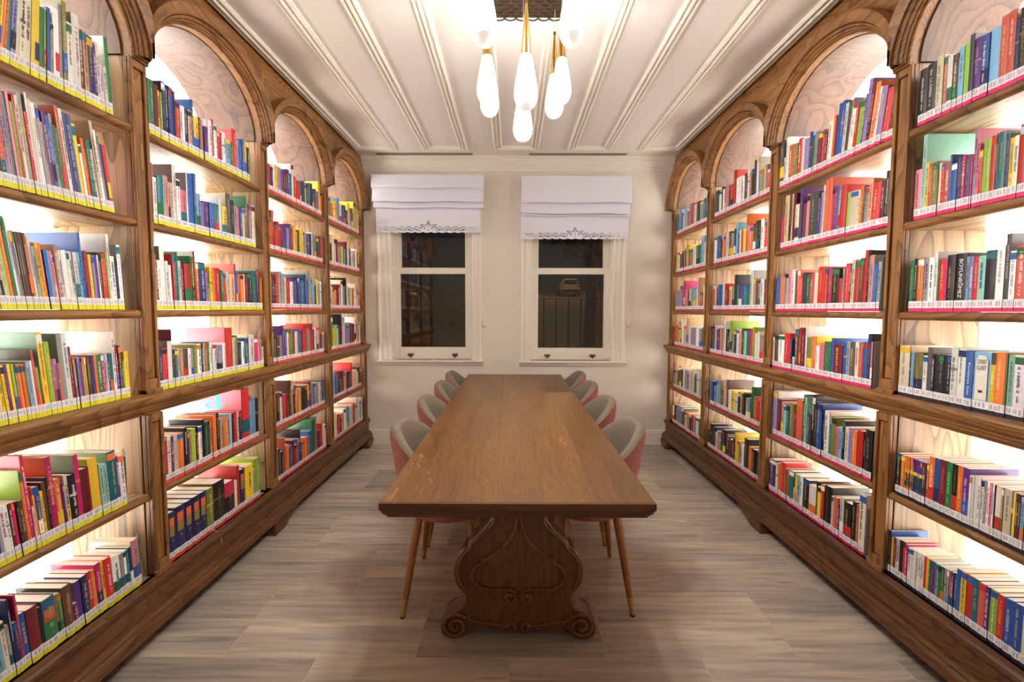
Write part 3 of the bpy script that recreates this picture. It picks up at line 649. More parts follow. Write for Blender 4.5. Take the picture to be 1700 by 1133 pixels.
ROWS = '''
L11 1455 8o222 10x228 10t224 15d242 12c251 17c244 18w248 13y251 15y253 17g235 9l236 12b249 12h206 10w263 14w263 12h286 17i302 21w243 28w284h 16u240 18a249 23n241 14v224 15w236 15w166 15w165 16g277w
L12 1432 12m139 16r183 9d284 12q286 9t279 9p287 9l262 8r287 11c288 14h301h 10r249 8w310h 10c295 12w288 10h285 8a238 13v273 13b267 11h275 9g243 9i238 11x313x 14w308 9b300 9m300 12b300 15y276 10w213 10o237 8r238 13g237 10t241 8c212 13c312a 11w285 8h276 11n243 14r243
L13 1409 5w151 11h200 8c196 10c268 7l269 10o282 10g280 7w277 7d242 7i242 6e240 7u241 8u241 8u241 5o234 8w234 11h202 11y215 8o215 6n196 12b195 7s195 8p193 8w181 14q217a 10w200 18w202 11w200 11w201 15w200 11s201 10b270b 10n207 10r210 14y199 12d197 10v199 6w200 10g211 11r209 11r212n 9l215 11w284w 18w203 11n197 17w249h
L14 1387 8x132 8c179 11y236 9y183 7v185 4f185 9y184 8l183 8n182 12o179 11o180 6g185 10s186 8w188 8r222e 8l165 8u164 19y277z 18l244 7f186 11d185 9x170 17h269h 19w268h 10m222 6v182 4o182 6g182 10d181 10v182 8o181 8l180 8m181 6g180 6n181 8v183 11o184 20g184 11r185 9d184 7w185 9n184 12t183 14w265w 14m214 10m211 10g151 6l148 19y185y
L15 1360 6b143 8b139 8h172 15w181 12w181 10m182 11f181 9k181 13u178 11o273l 11f317p 6w144 8o209 14b203 10y183 12u210 10k222n 19f286o 21x202 6v180 6v176 13c207 27k200 18f264z 36m204 40y231y 15z200 21z192 38t232z 11v204 28w207w 26#189
L16 1338 25s218 14c196 12h175 8n254n 14n169 8f255f 17b184 37m184 11k169 44g183k 10i176 15g173 35u186k 16v103 21v175d 24n182 17r185 17o180 23f195f 12y193 33r194 35w186 19h177 13w180 13t178 14n182 38q200c 11#185
R11 1556 24k229 13n197 24x237 25x237 33s214 27b210b 27v214 17e238e 20l215 18s215 7s209 19u203 21w206 17p215 29c227 40k219 38k216
R12 1531 25r228 14c198 14y196 14n214h 25t228 7k227 17r225 14l220 12l221 13r192 11p267p 13d268 6f187 21v189 10r194 12n191 8v194 22b177 8b211n 17x189 17r190 15c195 24i205h 17x207 13y212 20z325z 30p197
R13 1506 35x212 19w198 15e256h 26w221 38k209 25z194 16r193 15d195 11s197 43k211 34k210 10f195 20r196 10g198 12w229h 25w210 22h209 28o212 19k212 19g207
R14 1482 12h215 36w211 22z210 7i215 30o216 17y171 55s212s 5s211 29b212 30w217 27w218 13k187 15k187 19k187 20k185 12k186 20e211h 19w177 39i185 16s184 8k183 51c209c
R15 1453 9v182 11s182 8m188 8e188 8y189 5v190 25c191 7i190 18c190 5n190 7w191 9p192 9w192 11h192 11w194 11w195 12w195 8w193 10w192 24v213v 21o213 21k212 24g213 25m213 23b211 24o210 12x177 7u176 10v177 10v176 10v175 10v176 10v175 10v176 10o177 11o176 11o177 19o175 25k177
R16 1429 19c197 28b196 29b194 23r192 26l194 14v194 22x195 23t197 23r196 21y199 16b196 11t172 11v171 8r168 9s169 9h169 12g169 12g168 12h169 12v168 9v168 9g168 11y169 11r168 13w170 12w169 11w169 13w168 13w167 16w165 12f173 14r178 14k177 18h175 15m173 11y166 11n191b
L21 2036 34g226 23m219 12y202 12l199 21n251k 15n248 12n248 13b248 10n246 13n240 26r205 13w195 17w197 21n193 28a196 14b254b 37y187 11k192 27q190 31v165 32w209 16r223x 29w204 21r181 17f183 31w191 41s168 23g168 33r243r 24d199 30b208 25b218 26y221 23k190
L22 2037 5p250 22w195 35t203n 13z217 21p218 13a197 13c197 22w280h 25w223 43p182 9w268h 42b271 18b280 31s192 23d157 43v167 38b171 39t174 25w215 41y175 34e250c 35k224 24h201 29p198 25b203 30a204 17g276g 27m219 27h239 37c241
L23 2032 22q236 12k208 19w213 27w275h 17w214 15w198 9u137 13r249 14t251 9t262z 21c223 19m215 41r215n 10g253g 13i251 15m279w 21o230 48n231 22d187 11h125 22y214 20o212 47r215 24g207 28r191 25c204 49a192 13v251x 20b203 20o201 31o199 14c201 25m202 48k213 46t229 23n238h 16u192 24o193
L24 2038 33n184 30r181 28w210h 7m262m 9k171 20t168 12c171 23a170 34u168 20w167 20h166 25i182 31w184 13k186 13z185 25x183 14g189 23w183 29w176 54d165 28w175 64r253p 33c198 13i208 38n168 28w170 43t187 60w205w 39f181 40p171 12h165 19c126
L25 2034 22f196 22c211 17v201 9w206 15c203 42o204 22k221k 16u195 13h191 32l203 17m170 27w204n 24k230 21g215 21k210 18a201 30o232o 30k235 39a199 28o196 20s210 21c205 17n206 30r211 13c206 36n201 74r319p 19s280 44s263 35k245 26#234
L26 2038 46n223 62n231 51n230 53n232 51n232 54i230 97k239 85k203 25c189 25r265r 52n231 87y232 23h188 52l245l 18#228
R21 2079 14k166 17u241u 14r175 35r221 33d241 12w251 29o278 19m285 23d313d 10v257v 34l241 17r237 25w222 11w278h 18u265 22w268 23b290b 23b287 12m228 16o244 37w228 21m187 21r205 35m199 27h216 18g207 28n232s 42d211d 24c223 35r233 46i218 42x227 32w282c 16w175 39e282
R22 2079 31k237 23m200 49r203 22a230a 22h200 13e208 21o213 10c198 53c202 28l205 40r248r 15h255 33v257 15r223 34x309x 25x305 13c286 20d253 20v262 72e269 25p272 40u228 26v319v 38c238 24m308 12c307 24u307 45a311 43f199
R23 2096 10#272 19h220 24b209 26q254h 13k279 21r281e 26u248 29r240 22c246 12m227 35r233 13h211 24r163 54k216 22f223 14e221 17x226 56r233 31c206 31r205 42g203 27n214 24r204 28x234 18u232 36w238 33p237 38h227 42o209 48b203
R24 2130 9#217 11q213 23n248e 28b210 26x184 24c207 30e205 25h203 26b201 67m184 22b214b 49g193 39p183 31w165 35o214y 42i207 13w266w 44m257 17r256 35u247 29w85 18n190 60r217 67w206 37e203 17c188
R25 2091 8#240 44k233 14k209 38r215 30o206 25d212 25c210 22k236 23s199 20p193 34i237 17t194 36w258w 22k233 41b284 19k288 27k315 40e212 20z296 17g307h 55x270 31m183 36i234 37t216k 28z210 24q226 44m236 46d278w
R26 2106 13#225 41c284 14x222 28k229 55k206 30w215 12n174 32x198 16w194 54k232e 30r225 26y203 13k224 60w187 53k202 30w205 20s202 26y201 10w113 48t203 27x190 17i195 45r224 23o209 29c197 67v208v
'''
FAR = {
 'L31': 'ffnwydvmnvtwrrrtnnyntknnhdvyo', 'L32': 'rrrrrvvdvryynyyhhvkwthtkur', 'L33': 'kmkrhhcrrwvnnbtbnbhhskydw', 'L34': 'eeuhvvwiiucbmrrhrrmwcrkh', 'L35': 'kuwrrmuakooynkkymdhhwhek', 'L36': 'wekxoubmrbknooxbggdmmrcc',
 'L41': 'igoyaswbnkydeiyac', 'L42': 'uucwmahygsmwkcwawmy', 'L43': 'wcaommcwhkcsyrpwcao', 'L44': 'gylwvkpwdddmmwphc', 'L45': 'tsbkmmwoknmrwcyckm', 'L46': 'occrmawshwwrrwcwsw',
 'R31': 'ekwkwfqmrrwwwekwxknwhydr', 'R32': 'wwbeaxxcwuhksbwryopoekkwrp', 'R33': 'xckbbwrmahkgvbtgwauhwm', 'R34': 'kuwvmqawknlhnwauztrlwchq', 'R35': 'bnsshtaauwycnakkhtgxrp', 'R36': 'uknncahkkkemkyyhwkokk',
 'R41': 'tsbcasxhrwkhts', 'R42': 'ycemhkygxwggsc', 'R43': 'hsdrfpuwzscaxw', 'R44': 'rxaylwcawdhwhe', 'R45': 'haumkwhdwchkwh', 'R46': 'wkhhdgxcaumhwt'}
LEAN = {'L11': (-.13, .05), 'L12': (.09, .13), 'L13': (.14, .05), 'L14': (.10, .03), 'L15': (.10, .05), 'L16': (.09, .06), 'R21': (.17, .0), 'R22': (.05, .02), 'R23': (.03, 0), 'L23': (.04, .0)}
STRIP = {}
for k in range(1, 5):
    for r in range(1, 7):
        STRIP['L%d%d' % (k, r)] = (226, 220, 40) if (k == 1 or (k == 2 and r < 5)) else (226, 84, 70)
        STRIP['R%d%d' % (k, r)] = (34, 28, 44) if (k == 1 and r > 3) else ((228, 34, 108) if k < 3 else (214, 40, 70))
class Bk: pass
BOOKS = []
def lighten(c, f): return tuple(min(255, max(0, v * f)) for v in c)
def jit(c, q):
    f = q.uniform(.88, 1.1); return tuple(min(255, max(0, v * f + q.uniform(-6, 6))) for v in c)
def add_row(key, y, items, side):
    q = random.Random(key)
    l0, l1 = LEAN.get(key, (0, 0)); n = len(items)
    for i, (w, c, h, cv) in enumerate(items):
        if c == '#': BOOKENDS.append((key, y, w, h)); y += w; continue
        b = Bk(); b.key = key; b.side = side; b.y = y; b.w = w; b.h = h; b.c = c; b.cv = cv
        b.lean = l0 + (l1 - l0) * (i / max(1, n - 1)); b.seed = q.random(); b.row = int(key[2]); b.bay = int(key[1]); b.hid = False
        b.d = min(.27, max(.105, h * (.70 + .08 * q.random()))) if not cv else min(.28, h * .82)
        b.rgb = jit(PAL[c][1], q); b.cvrgb = jit(PAL[cv][1], q) if cv else b.rgb
        BOOKS.append(b); y += w
    return y
BOOKENDS = []
import re
for ln in ROWS.strip().split('\n'):
    t = ln.split(); key = t[0]; y = int(t[1]) / 1000
    its = []
    for w in t[2:]:
        mm = re.match(r'(\d+)([a-z#])(\d+)([a-z]?)', w); its.append((int(mm[1]) / 1000, mm[2], int(mm[3]) / 1000, mm[4]))
    pp = postsL if key[0] == 'L' else postsR
    # keep the row inside its bay
    k = int(key[1]); lo, hi = pp[k - 1] + PW / 2 + .004, pp[k] - PW / 2 - .004
    tot = sum(i[0] for i in its)
    if y + tot > hi: y = hi - tot
    if y < lo: y = lo
    if y + tot > hi: its = [(a * (hi - y) / tot, c, h, cv) for a, c, h, cv in its]
    if k == 1:                                      # the stretch nearer than the picture's edge
        q = random.Random(key + 'x'); yy = y; pre = []
        while yy - .034 > lo + .02:
            w = q.uniform(.010, .03); yy -= w; pre.append((w, q.choice('wckrnbgmyoshtp'), q.uniform(.17, .24), ''))
        nb = len(BOOKS); add_row(key, yy, pre[::-1], key[0])
        for b in BOOKS[nb:]: b.hid = True; b.lean = LEAN.get(key, (0, 0))[0]
    add_row(key, y, its, key[0])
for key, cs in FAR.items():
    q = random.Random(key + 'f'); pp = postsL if key[0] == 'L' else postsR; k = int(key[1])
    lo, hi = pp[k - 1] + PW / 2 + .012, pp[k] - PW / 2 - .02
    if key[0] == 'R': cs = cs[::-1]
    cs2 = cs
    its = []; base = q.uniform(.185, .215)
    for c in cs2:
        w = q.uniform(.6, 1.5); tall = q.random() < .12
        its.append([w, c, min(.31 if int(key[2]) > 1 else .33, (base + q.gauss(0, .016)) * (1.32 if tall else 1)), ''])
    tot = sum(i[0] for i in its); span = (hi - lo) * q.uniform(.95, 1)
    for i in its: i[0] *= span / tot
    add_row(key, lo, its, key[0])

DOWN = 1
for b in BOOKS:
    pp_ = postsL if b.side == 'L' else postsR; lo_, hi_ = pp_[b.bay - 1] + PW / 2 + .001, pp_[b.bay] - PW / 2 - .001
    b.y = max(b.y, lo_)
    if b.y + b.w > hi_: b.y = hi_ - b.w
    if b.lean > 0: b.lean = min(b.lean, max(0.0, (b.y - lo_) / b.h))
    else: b.lean = max(b.lean, -max(0.0, (hi_ - b.y - b.w) / b.h))
def book_geo(b, parts):
    """adds the book in its local frame (x out of the shelf, y along it, z up) to the four mesh builders"""
    q = random.Random(b.seed); w, h, d = b.w - .0006, b.h, b.d
    C = srgb(b.rgb); CV = srgb(b.cvrgb); hard = w > .026; t = min(.0024 if hard else .0010, w * .2)
    bul = min(w * (.16 if hard else .05), .004)
    def xs(f): return bul * math.sin(PI * min(1, max(0, f)))      # bulge of the spine across its width
    ns = 5 if w > .015 else 3
    cov = parts['cover']
    # spine
    rows = []
    for z in (0, h):
        rows.append([(xs(i / ns), w * i / ns, z) for i in range(ns + 1)] + [(xs(i / ns) - t, w * i / ns, z) for i in range(ns, -1, -1)])
    v0 = len(rows[0]); cov.add(rows[0] + rows[1], [tuple(range(v0)), tuple(range(v0, 2 * v0))[::-1]] + [(i, (i + 1) % v0, v0 + (i + 1) % v0, v0 + i) for i in range(v0)], C)
    # boards
    cov.box(-d, 0, 0, t, 0, h, CV); cov.box(-d, 0, w - t, w, 0, h, CV if b.cv else C)
    ins = .003 if hard else .0006
    parts['page'].box(-d + ins, -t, t, w - t, ins, h - ins, srgb(244, 238, 226))
    def patch(bld, f0, f1, z0, z1, col, lift):
        n = 4 if (f1 - f0) > .4 else 1
        fs = [f0 + (f1 - f0) * i / n for i in range(n + 1)]
        bld.add([(xs(f) + lift, w * f, z0) for f in fs] + [(xs(f) + lift, w * f, z1) for f in fs], [(i, i + 1, n + 2 + i, n + 1 + i) for i in range(n)], col)
    lab = parts['label']; st = srgb(STRIP[b.key])
    tz = .0145 if b.side == 'R' else .018; lz = .042
    patch(lab, .0, 1, .0005, tz, st, .0005); patch(lab, .0, 1, tz, lz, srgb(238, 236, 240), .0005)
    g_ = srgb(176, 174, 186)
    for j in range(2 + (w > .014)):
        f = .16 + .24 * j + q.uniform(0, .08); patch(lab, f, f + .10 + .06 * q.random(), tz + .004 + .003 * q.random(), lz - .004 - .004 * q.random(), g_, .0009)
    # print on the spine
    tt = parts['title']; lum = sum(b.rgb) / 3
    ink0 = (q.choice([(245, 240, 232), (240, 205, 90), (250, 250, 250), (225, 190, 120)]) if lum < 150 else q.choice([(40, 40, 48), (150, 30, 40), (30, 60, 120), (60, 60, 60)]))
    kq = q.uniform(.35, .8); ink = srgb(tuple(u * kq + v * (1 - kq) for u, v in zip(ink0, b.rgb)))
    if b.key == 'R15' and b.c in 'ov' and b.w < .012: patch(tt, 0, 1, h * .30, h * .62, srgb(36, 60, 66), .0004); patch(tt, 0, 1, h * .62, h * .70, srgb(240, 200, 70), .0004)
    if b.key == 'R11' and b.c == 'k' and b.h < .215: patch(tt, .2, .75, h * .36, h * .44, srgb(235, 235, 235), .0006); patch(tt, .3, .5, h * .40, h * .47, srgb(30, 30, 30), .0008)
    if b.key == 'L26' and b.c == 'n' and b.w > .04:
        patch(tt, .2, .85, h * .70, h * .88, srgb(232, 110, 50), .0005); patch(tt, .2, .85, h * .50, h * .695, srgb(150, 128, 60), .0005); patch(tt, .45, .6, h * .40, h * .43, srgb(180, 170, 120), .0005); return
    if b.key == 'L26' and b.c == 'k' and b.w < .09 : patch(tt, 0, 1, h * .62, h, srgb(200, 40, 90), .0005)
    if b.key == 'L16' and b.rgb and b.c == 'g' and b.w > .03: patch(tt, .02, .98, h * .60, h * .97, srgb(46, 88, 150), .0004); patch(tt, .1, .9, h * .60, h * .80, srgb(190, 110, 60), .0006); patch(tt, .05, .95, h * .57, h * .64, srgb(214, 60, 40), .0008)
    if b.key == 'L16' and b.c in 'hwt' and b.w < .02: patch(tt, 0, 1, .045, h * .46, srgb(16, 84, 104), .0004)
    style = q.random()
    if b.text:
        return
    if style < .22: patch(tt, .0, 1, h * .86, h * .97, srgb(jit(PAL[q.choice('wyorbnkgt')][1], q)), .0004)
    elif style < .34: patch(tt, .0, 1, h * .22, h * .45, srgb(jit(PAL[q.choice('wyorbnkgt')][1], q)), .0004)
    elif style < .42: patch(tt, .0, 1, h * .62, h * .66, ink, .0004)
    def word(z0, z1, f0, f1):
        z = z1
        while z - .003 > z0:
            l = q.uniform(.0022, .0045) * (1.4 if w > .03 else 1)
            if q.random() < .84:
                a, c = q.uniform(0, .25), q.uniform(.72, 1)
                patch(tt, f0 + (f1 - f0) * a, f0 + (f1 - f0) * c, z - l, z - .0007, ink, .0008)
            z -= l
    if q.random() < .22: return
    if w > .008:
        m = .5; hw = min(.5 - .2, .0035 / w + .1 * q.random())
        word(h * .42, h * q.uniform(.82, .92), m - hw, m + hw)
        if h * .36 > lz + .02 and q.random() < .75: word(max(lz + .008, h * .25), h * .38, m - hw * .6, m + hw * .6)
    else:
        patch(tt, .35, .65, h * .45, h * .85, ink, .0006)
def place(b):
    x = (-1.525 if b.side == 'L' else 1.620) - (1 if b.side == 'L' else -1) * abs(random.Random(b.seed + 1).gauss(0, .002))
    z = SHELF_Z[b.row] + .0004
    if b.side == 'L': th = b.lean; y = b.y
    else: th = -b.lean; y = b.y + b.w
    z += max(0.0, -b.w * math.sin(th))
    return (x, y, z), (th, 0, 0 if b.side == 'L' else PI)
for b in BOOKS: b.text = None
def find(key, ch, n=0):
    l = [b for b in BOOKS if b.key == key and b.c == ch and not b.hid]; return l[n]
# things whose print can be read: (text, colour, relative size across the spine, from, to)
def settext(b, *t): b.text = t; b.force = True
for b in BOOKS: b.force = False
try:
    kk = max([b for b in BOOKS if b.key == 'R13' and b.c == 'k' and not b.hid], key=lambda b: b.w); settext(kk, ('BOYUNE\u011eMEZ', (240, 240, 240), .44, .24, .90))
    kk = min([b for b in BOOKS if b.key == 'R13' and b.c == 'h' and not b.hid], key=lambda b: abs(b.h - .256)); 
    ck = max([b for b in BOOKS if b.key == 'R14' and b.c == 's'], key=lambda b: b.w); ck.panel = True; settext(ck, ('CEVDET', (40, 40, 44), .17, .66, .86, 1), ('KUDRET', (40, 40, 44), .17, .60, .80, 2))
    kb = max([b for b in BOOKS if b.key == 'R14' and b.c == 'b'], key=lambda b: b.w); settext(kb, ('Kumpanya Suat', (245, 245, 245), .34, .26, .80))
except Exception as ex: print('TEXT', ex)

# which ones are things: the 300 spines that show largest
def area(b):
    ym = b.y + b.w / 2
    if b.hid or ym < 1.36: return 0
    return b.w * b.h / ym ** 3
rank = sorted(BOOKS, key=lambda b: -area(b) - (10 if b.force else 0))
SINGLE = set(id(b) for b in rank[:300])
ORD = ['first', 'second', 'third', 'fourth', 'fifth', 'sixth', 'seventh', 'eighth', 'ninth', 'tenth', 'eleventh', 'twelfth', 'thirteenth', 'fourteenth', 'fifteenth', 'sixteenth']
SHN = {1: 'top shelf', 2: 'second shelf', 3: 'third shelf', 4: 'fourth shelf', 5: 'fifth shelf', 6: 'bottom shelf'}
BAY = {('L', 1): 'nearest left bay', ('L', 2): 'second left bay', ('R', 1): 'nearest right bay', ('R', 2): 'second right bay'}
byrow = {}
for b in BOOKS:
    if not b.hid: byrow.setdefault(b.key, []).append(b)
LAB = {}
for key, l in byrow.items():
    l.sort(key=lambda b: b.y); desc = []
    for i, b in enumerate(l):
        wn = 'thin ' if b.w < .012 else ('thick ' if b.w > .034 else '')
        hn = 'tall ' if b.h > .245 else ('short ' if b.h < .165 else '')
        cn = PAL[b.c][0]
        p = PAL[l[i - 1].c][0] if i else 'row-end'; n = PAL[l[i + 1].c][0] if i < len(l) - 1 else 'row-end'
        desc.append((hn + wn + cn, p, n))
    for i, b in enumerate(l):
        D_, p, n = desc[i]; where = '%s, %s' % (SHN[b.row], BAY.get((b.side, b.bay), ''))
        same = [j for j, e in enumerate(desc) if e == desc[i] or (e[0] == D_ and {e[1], e[2]} == {p, n})]
        if len(same) == 1:
            if p == 'row-end': t = '%s book at the near end of the row, %s' % (D_, where)
            elif n == 'row-end': t = '%s book at the far end of the row, %s' % (D_, where)
            elif p == n: t = '%s book between two %s ones, %s' % (D_, p, where)
            else: t = '%s book between %s and %s ones, %s' % (D_, p, n, where)
        else:
            allof = [j for j, e in enumerate(desc) if e[0] == D_][::-1]
            k = allof.index(i)
            t = '%s %s book from the window end, %s' % (ORD[min(k, 15)], D_, where)
        LAB[id(b)] = t
GRP = lambda b: 'books on the %s of the %s' % (SHN[b.row], BAY[(b.side, b.bay)])
stuff = {k: MB() for k in ('cover', 'page', 'label', 'title')}
def text_mesh(s, size):
    cu = bpy.data.curves.new('lettering', 'FONT'); cu.body = s; cu.size = size; cu.align_x = 'LEFT'; cu.resolution_u = 3
    o = bpy.data.objects.new('lettering', cu); COL.objects.link(o); bpy.context.view_layer.update()
    dg = bpy.context.evaluated_depsgraph_get(); me = bpy.data.meshes.new_from_object(o.evaluated_get(dg)); bpy.data.objects.remove(o)
    vs = [tuple(v.co) for v in me.vertices]; fs = [tuple(p.vertices) for p in me.polygons]; return vs, fs
nind = 0
for b in BOOKS:
    loc, rot = place(b)
    if id(b) in SINGLE:
        P = {k: MB() for k in stuff}; book_geo(b, P); nind += 1
        o = P['cover'].build('book', M['cover'], loc=loc, smooth=40); o.rotation_euler = rot
        P['page'].build('page_block', M['pages'], o, smooth=0)
        P['label'].build('spine_label', M['paper'], o, smooth=0, fix=False)
        if b.text:
            if getattr(b, 'panel', False):
                P['title'].add([(.0046, b.w * .12, .045), (.0046, b.w * .88, .045), (.0046, b.w * .88, b.h * .86), (.0046, b.w * .7, b.h * .94), (.0046, b.w * .3, b.h * .94), (.0046, b.w * .12, b.h * .86)], [(0, 1, 2, 3, 4, 5)], srgb(232, 226, 214))
                P['title'].box(.0044, .005, b.w * .35, b.w * .62, b.h * .33, b.h * .37, srgb(40, 40, 40))
            for t in b.text:
                vs, fs = text_mesh(t[0], 1.0)
                x0, x1 = min(v[0] for v in vs), max(v[0] for v in vs); y0, y1 = min(v[1] for v in vs), max(v[1] for v in vs)
                if len(t) > 5:        # horizontal line of text
                    zc = b.h * (.80 if t[5] == 1 else .70); W = b.w * .60; Hh = b.h * .075
                    f = lambda v: (.0052, b.w * .2 + (v[0] - x0) / (x1 - x0) * W, zc + (v[1] - y0) / (y1 - y0) * Hh)
                else:
                    zt, zb = b.h * t[4], b.h * t[3]; ww = b.w * t[2]
                    f = lambda v: (.0052, b.w * (.62 - t[2] / 2) + (v[1] - y0) / (y1 - y0) * ww, zt - (v[0] - x0) / (x1 - x0) * (zt - zb))
                P['title'].add([f(v) for v in vs], fs, srgb(t[1]))
        if P['title'].v: P['title'].build('title', M['paper'], o, smooth=0, fix=False)
        tag(o, LAB[id(b)], 'book', GRP(b)); b.obj = o
    else:
        P = {k: MB() for k in stuff}; book_geo(b, P)
        mt = Matrix.Translation(loc) @ Matrix.Rotation(rot[2], 4, 'Z') @ Matrix.Rotation(rot[0], 4, 'X')
        for k in stuff:
            stuff[k].add([tuple(mt @ Vector(v)) for v in P[k].v], [], None); base = len(stuff[k].v) - len(P[k].v)
            stuff[k].f += [tuple(base + i for i in f) for f in P[k].f]; stuff[k].c += P[k].c
allb = MB(); mats = [M['cover'], M['pages'], M['paper']]; mi = []
for k, m_ in (('cover', 0), ('page', 1), ('label', 2), ('title', 2)):
    base = len(allb.v); allb.v += stuff[k].v; allb.f += [tuple(base + i for i in f) for f in stuff[k].f]; allb.c += stuff[k].c; mi += [m_] * len(stuff[k].f)
ob = allb.build('books', mats, smooth=0, fix=False); ob.data.polygons.foreach_set('material_index', mi)
ob['kind'] = 'stuff'; tag(ob, 'rows of smaller and farther books with white spine labels filling the lit shelves', 'books')
print('BOOKS', len(BOOKS), 'single', nind, 'tris', len(allb.f))

# covers with big print that show above their neighbours
def cover_text(b, words):
    o = b.obj; g = MB()
    for s, rgb, u0, u1, z0, z1 in words:               # u from the spine towards the back
        vs, fs = text_mesh(s, 1.0); x0, x1 = min(v[0] for v in vs), max(v[0] for v in vs); y0, y1 = min(v[1] for v in vs), max(v[1] for v in vs)
        f = lambda v: (-(u1 - (v[0] - x0) / (x1 - x0) * (u1 - u0)), -.0006 if b.side == 'L' else b.w + .0006 - .0006, z0 + (v[1] - y0) / (y1 - y0) * (z1 - z0))
        g.add([f(v) for v in vs], fs, srgb(rgb))
    g.build('cover_print', M['paper'], o, smooth=0, fix=False)
try:
    b3 = find('L26', 'r'); 
    if id(b3) in SINGLE: cover_text(b3, [('EKLEME', (250, 246, 240), .05, .15, b3.h * .80, b3.h * .88), ('3 D\u0130L', (250, 246, 240), .07, .14, b3.h * .66, b3.h * .76)])
    ba = find('L25', 'r', 1)
    if id(ba) in SINGLE: cover_text(ba, [('a', (70, 200, 215), .10, .21, ba.h * .66, ba.h * .93)])
except Exception as ex: print('COVERTEXT', ex)
# bookmark ribbon hanging from the patterned book on the lower shelf
try:
    bi = find('L26', 'i')
    if id(bi) in SINGLE:
        MB().tube([(.002, bi.w * .7, .01), (.012, bi.w * .72, .004), (.030, bi.w * .76, -.004), (.040, bi.w * .8, -.03), (.038, bi.w * .86, -.055), (.036, bi.w * .95, -.07)], .0016, 6).build('bookmark_ribbon', M['linen'], bi.obj)
except Exception as ex: print('RIB', ex)
# metal bookends
for key, y, w, h in BOOKENDS:
    side = key[0]; s = 1 if side == 'L' else -1; pp = postsL if side == 'L' else postsR; bay = int(key[1])
    X = (-1.530 if side == 'L' else 1.625); z = SHELF_Z[int(key[2])]
    far = side == 'L' or True
    hi = pp[bay] - PW / 2 if side == 'L' else None
    last = max(b.y + b.w for b in BOOKS if b.key == key); first = min(b.y for b in BOOKS if b.key == key and not b.hid)
    be = empty('bookend', (X, last + .002 if side == 'L' else first - .004, z)); L = 1
    dirn = 1
    if side == 'R': dirn = -1
    hh = min(h, .24); edge = (pp[bay] - PW / 2 - last - .006) if side == 'L' else (first - .006 - (pp[bay - 1] + PW / 2)); room = max(.010, min(.048, edge))
    g = MB(); g.box(0, -s * .14, 0, dirn * .0018, 0.002, hh)
    g.build('upright_plate', M['steel'], be, bevel=.0005)
    MB().box(0, -s * .14, 0, dirn * room, .0, .0018).build('base_plate', M['steel'], be, smooth=0)
    tag(be, 'grey metal bookend at the %s end of the %s, %s' % ('window' if side == 'L' else 'near', SHN[int(key[2])], BAY[(side, bay)]), 'bookend', 'metal bookends')

# ------------------------------------------------------------------ table
TX0, TX1, TY0, TY1, TZ = -.442, .477, 1.526, 4.69, .76
TCX = .0275
tb = empty('library_table', (TCX, (TY0 + TY1) / 2, 0)); LT = (-TCX, -(TY0 + TY1) / 2, 0)
npl = 5; pw = (TX1 - TX0) / npl
pm = MB().box(0, pw - .0004, 0, TY1 - TY0 - .03, -.024, 0).mesh('plank', M['table'], 0)
for i in range(npl):
    o = bpy.data.objects.new('plank', pm); COL.objects.link(o); o.parent = tb; o.location = (TX0 + i * pw - TCX, TY0 + .015 - (TY0 + TY1) / 2, TZ)
g = MB()
for out, z0, z1 in ((0, TZ - .024, TZ - .0002), (-.004, TZ - .030, TZ - .024), (-.008, TZ - .039, TZ - .030), (-.015, TZ - .047, TZ - .039), (-.022, TZ - .056, TZ - .047)):
    if out == 0:
        g.box(TX0 - .0005, TX0, TY0 + .014, TY1 - .014, z0, z1); g.box(TX1, TX1 + .0005, TY0 + .014, TY1 - .014, z0, z1)
        g.box(TX0 - .0005, TX1 + .0005, TY0, TY0 + .015, z0, z1); g.box(TX0 - .0005, TX1 + .0005, TY1 - .015, TY1, z0, z1)
    else: g.box(TX0 - out, TX1 + out, TY0 - out, TY1 + out, z0, z1)
g.build('stepped_edge', M['table_x'], tb, loc=LT, bevel=.0015)
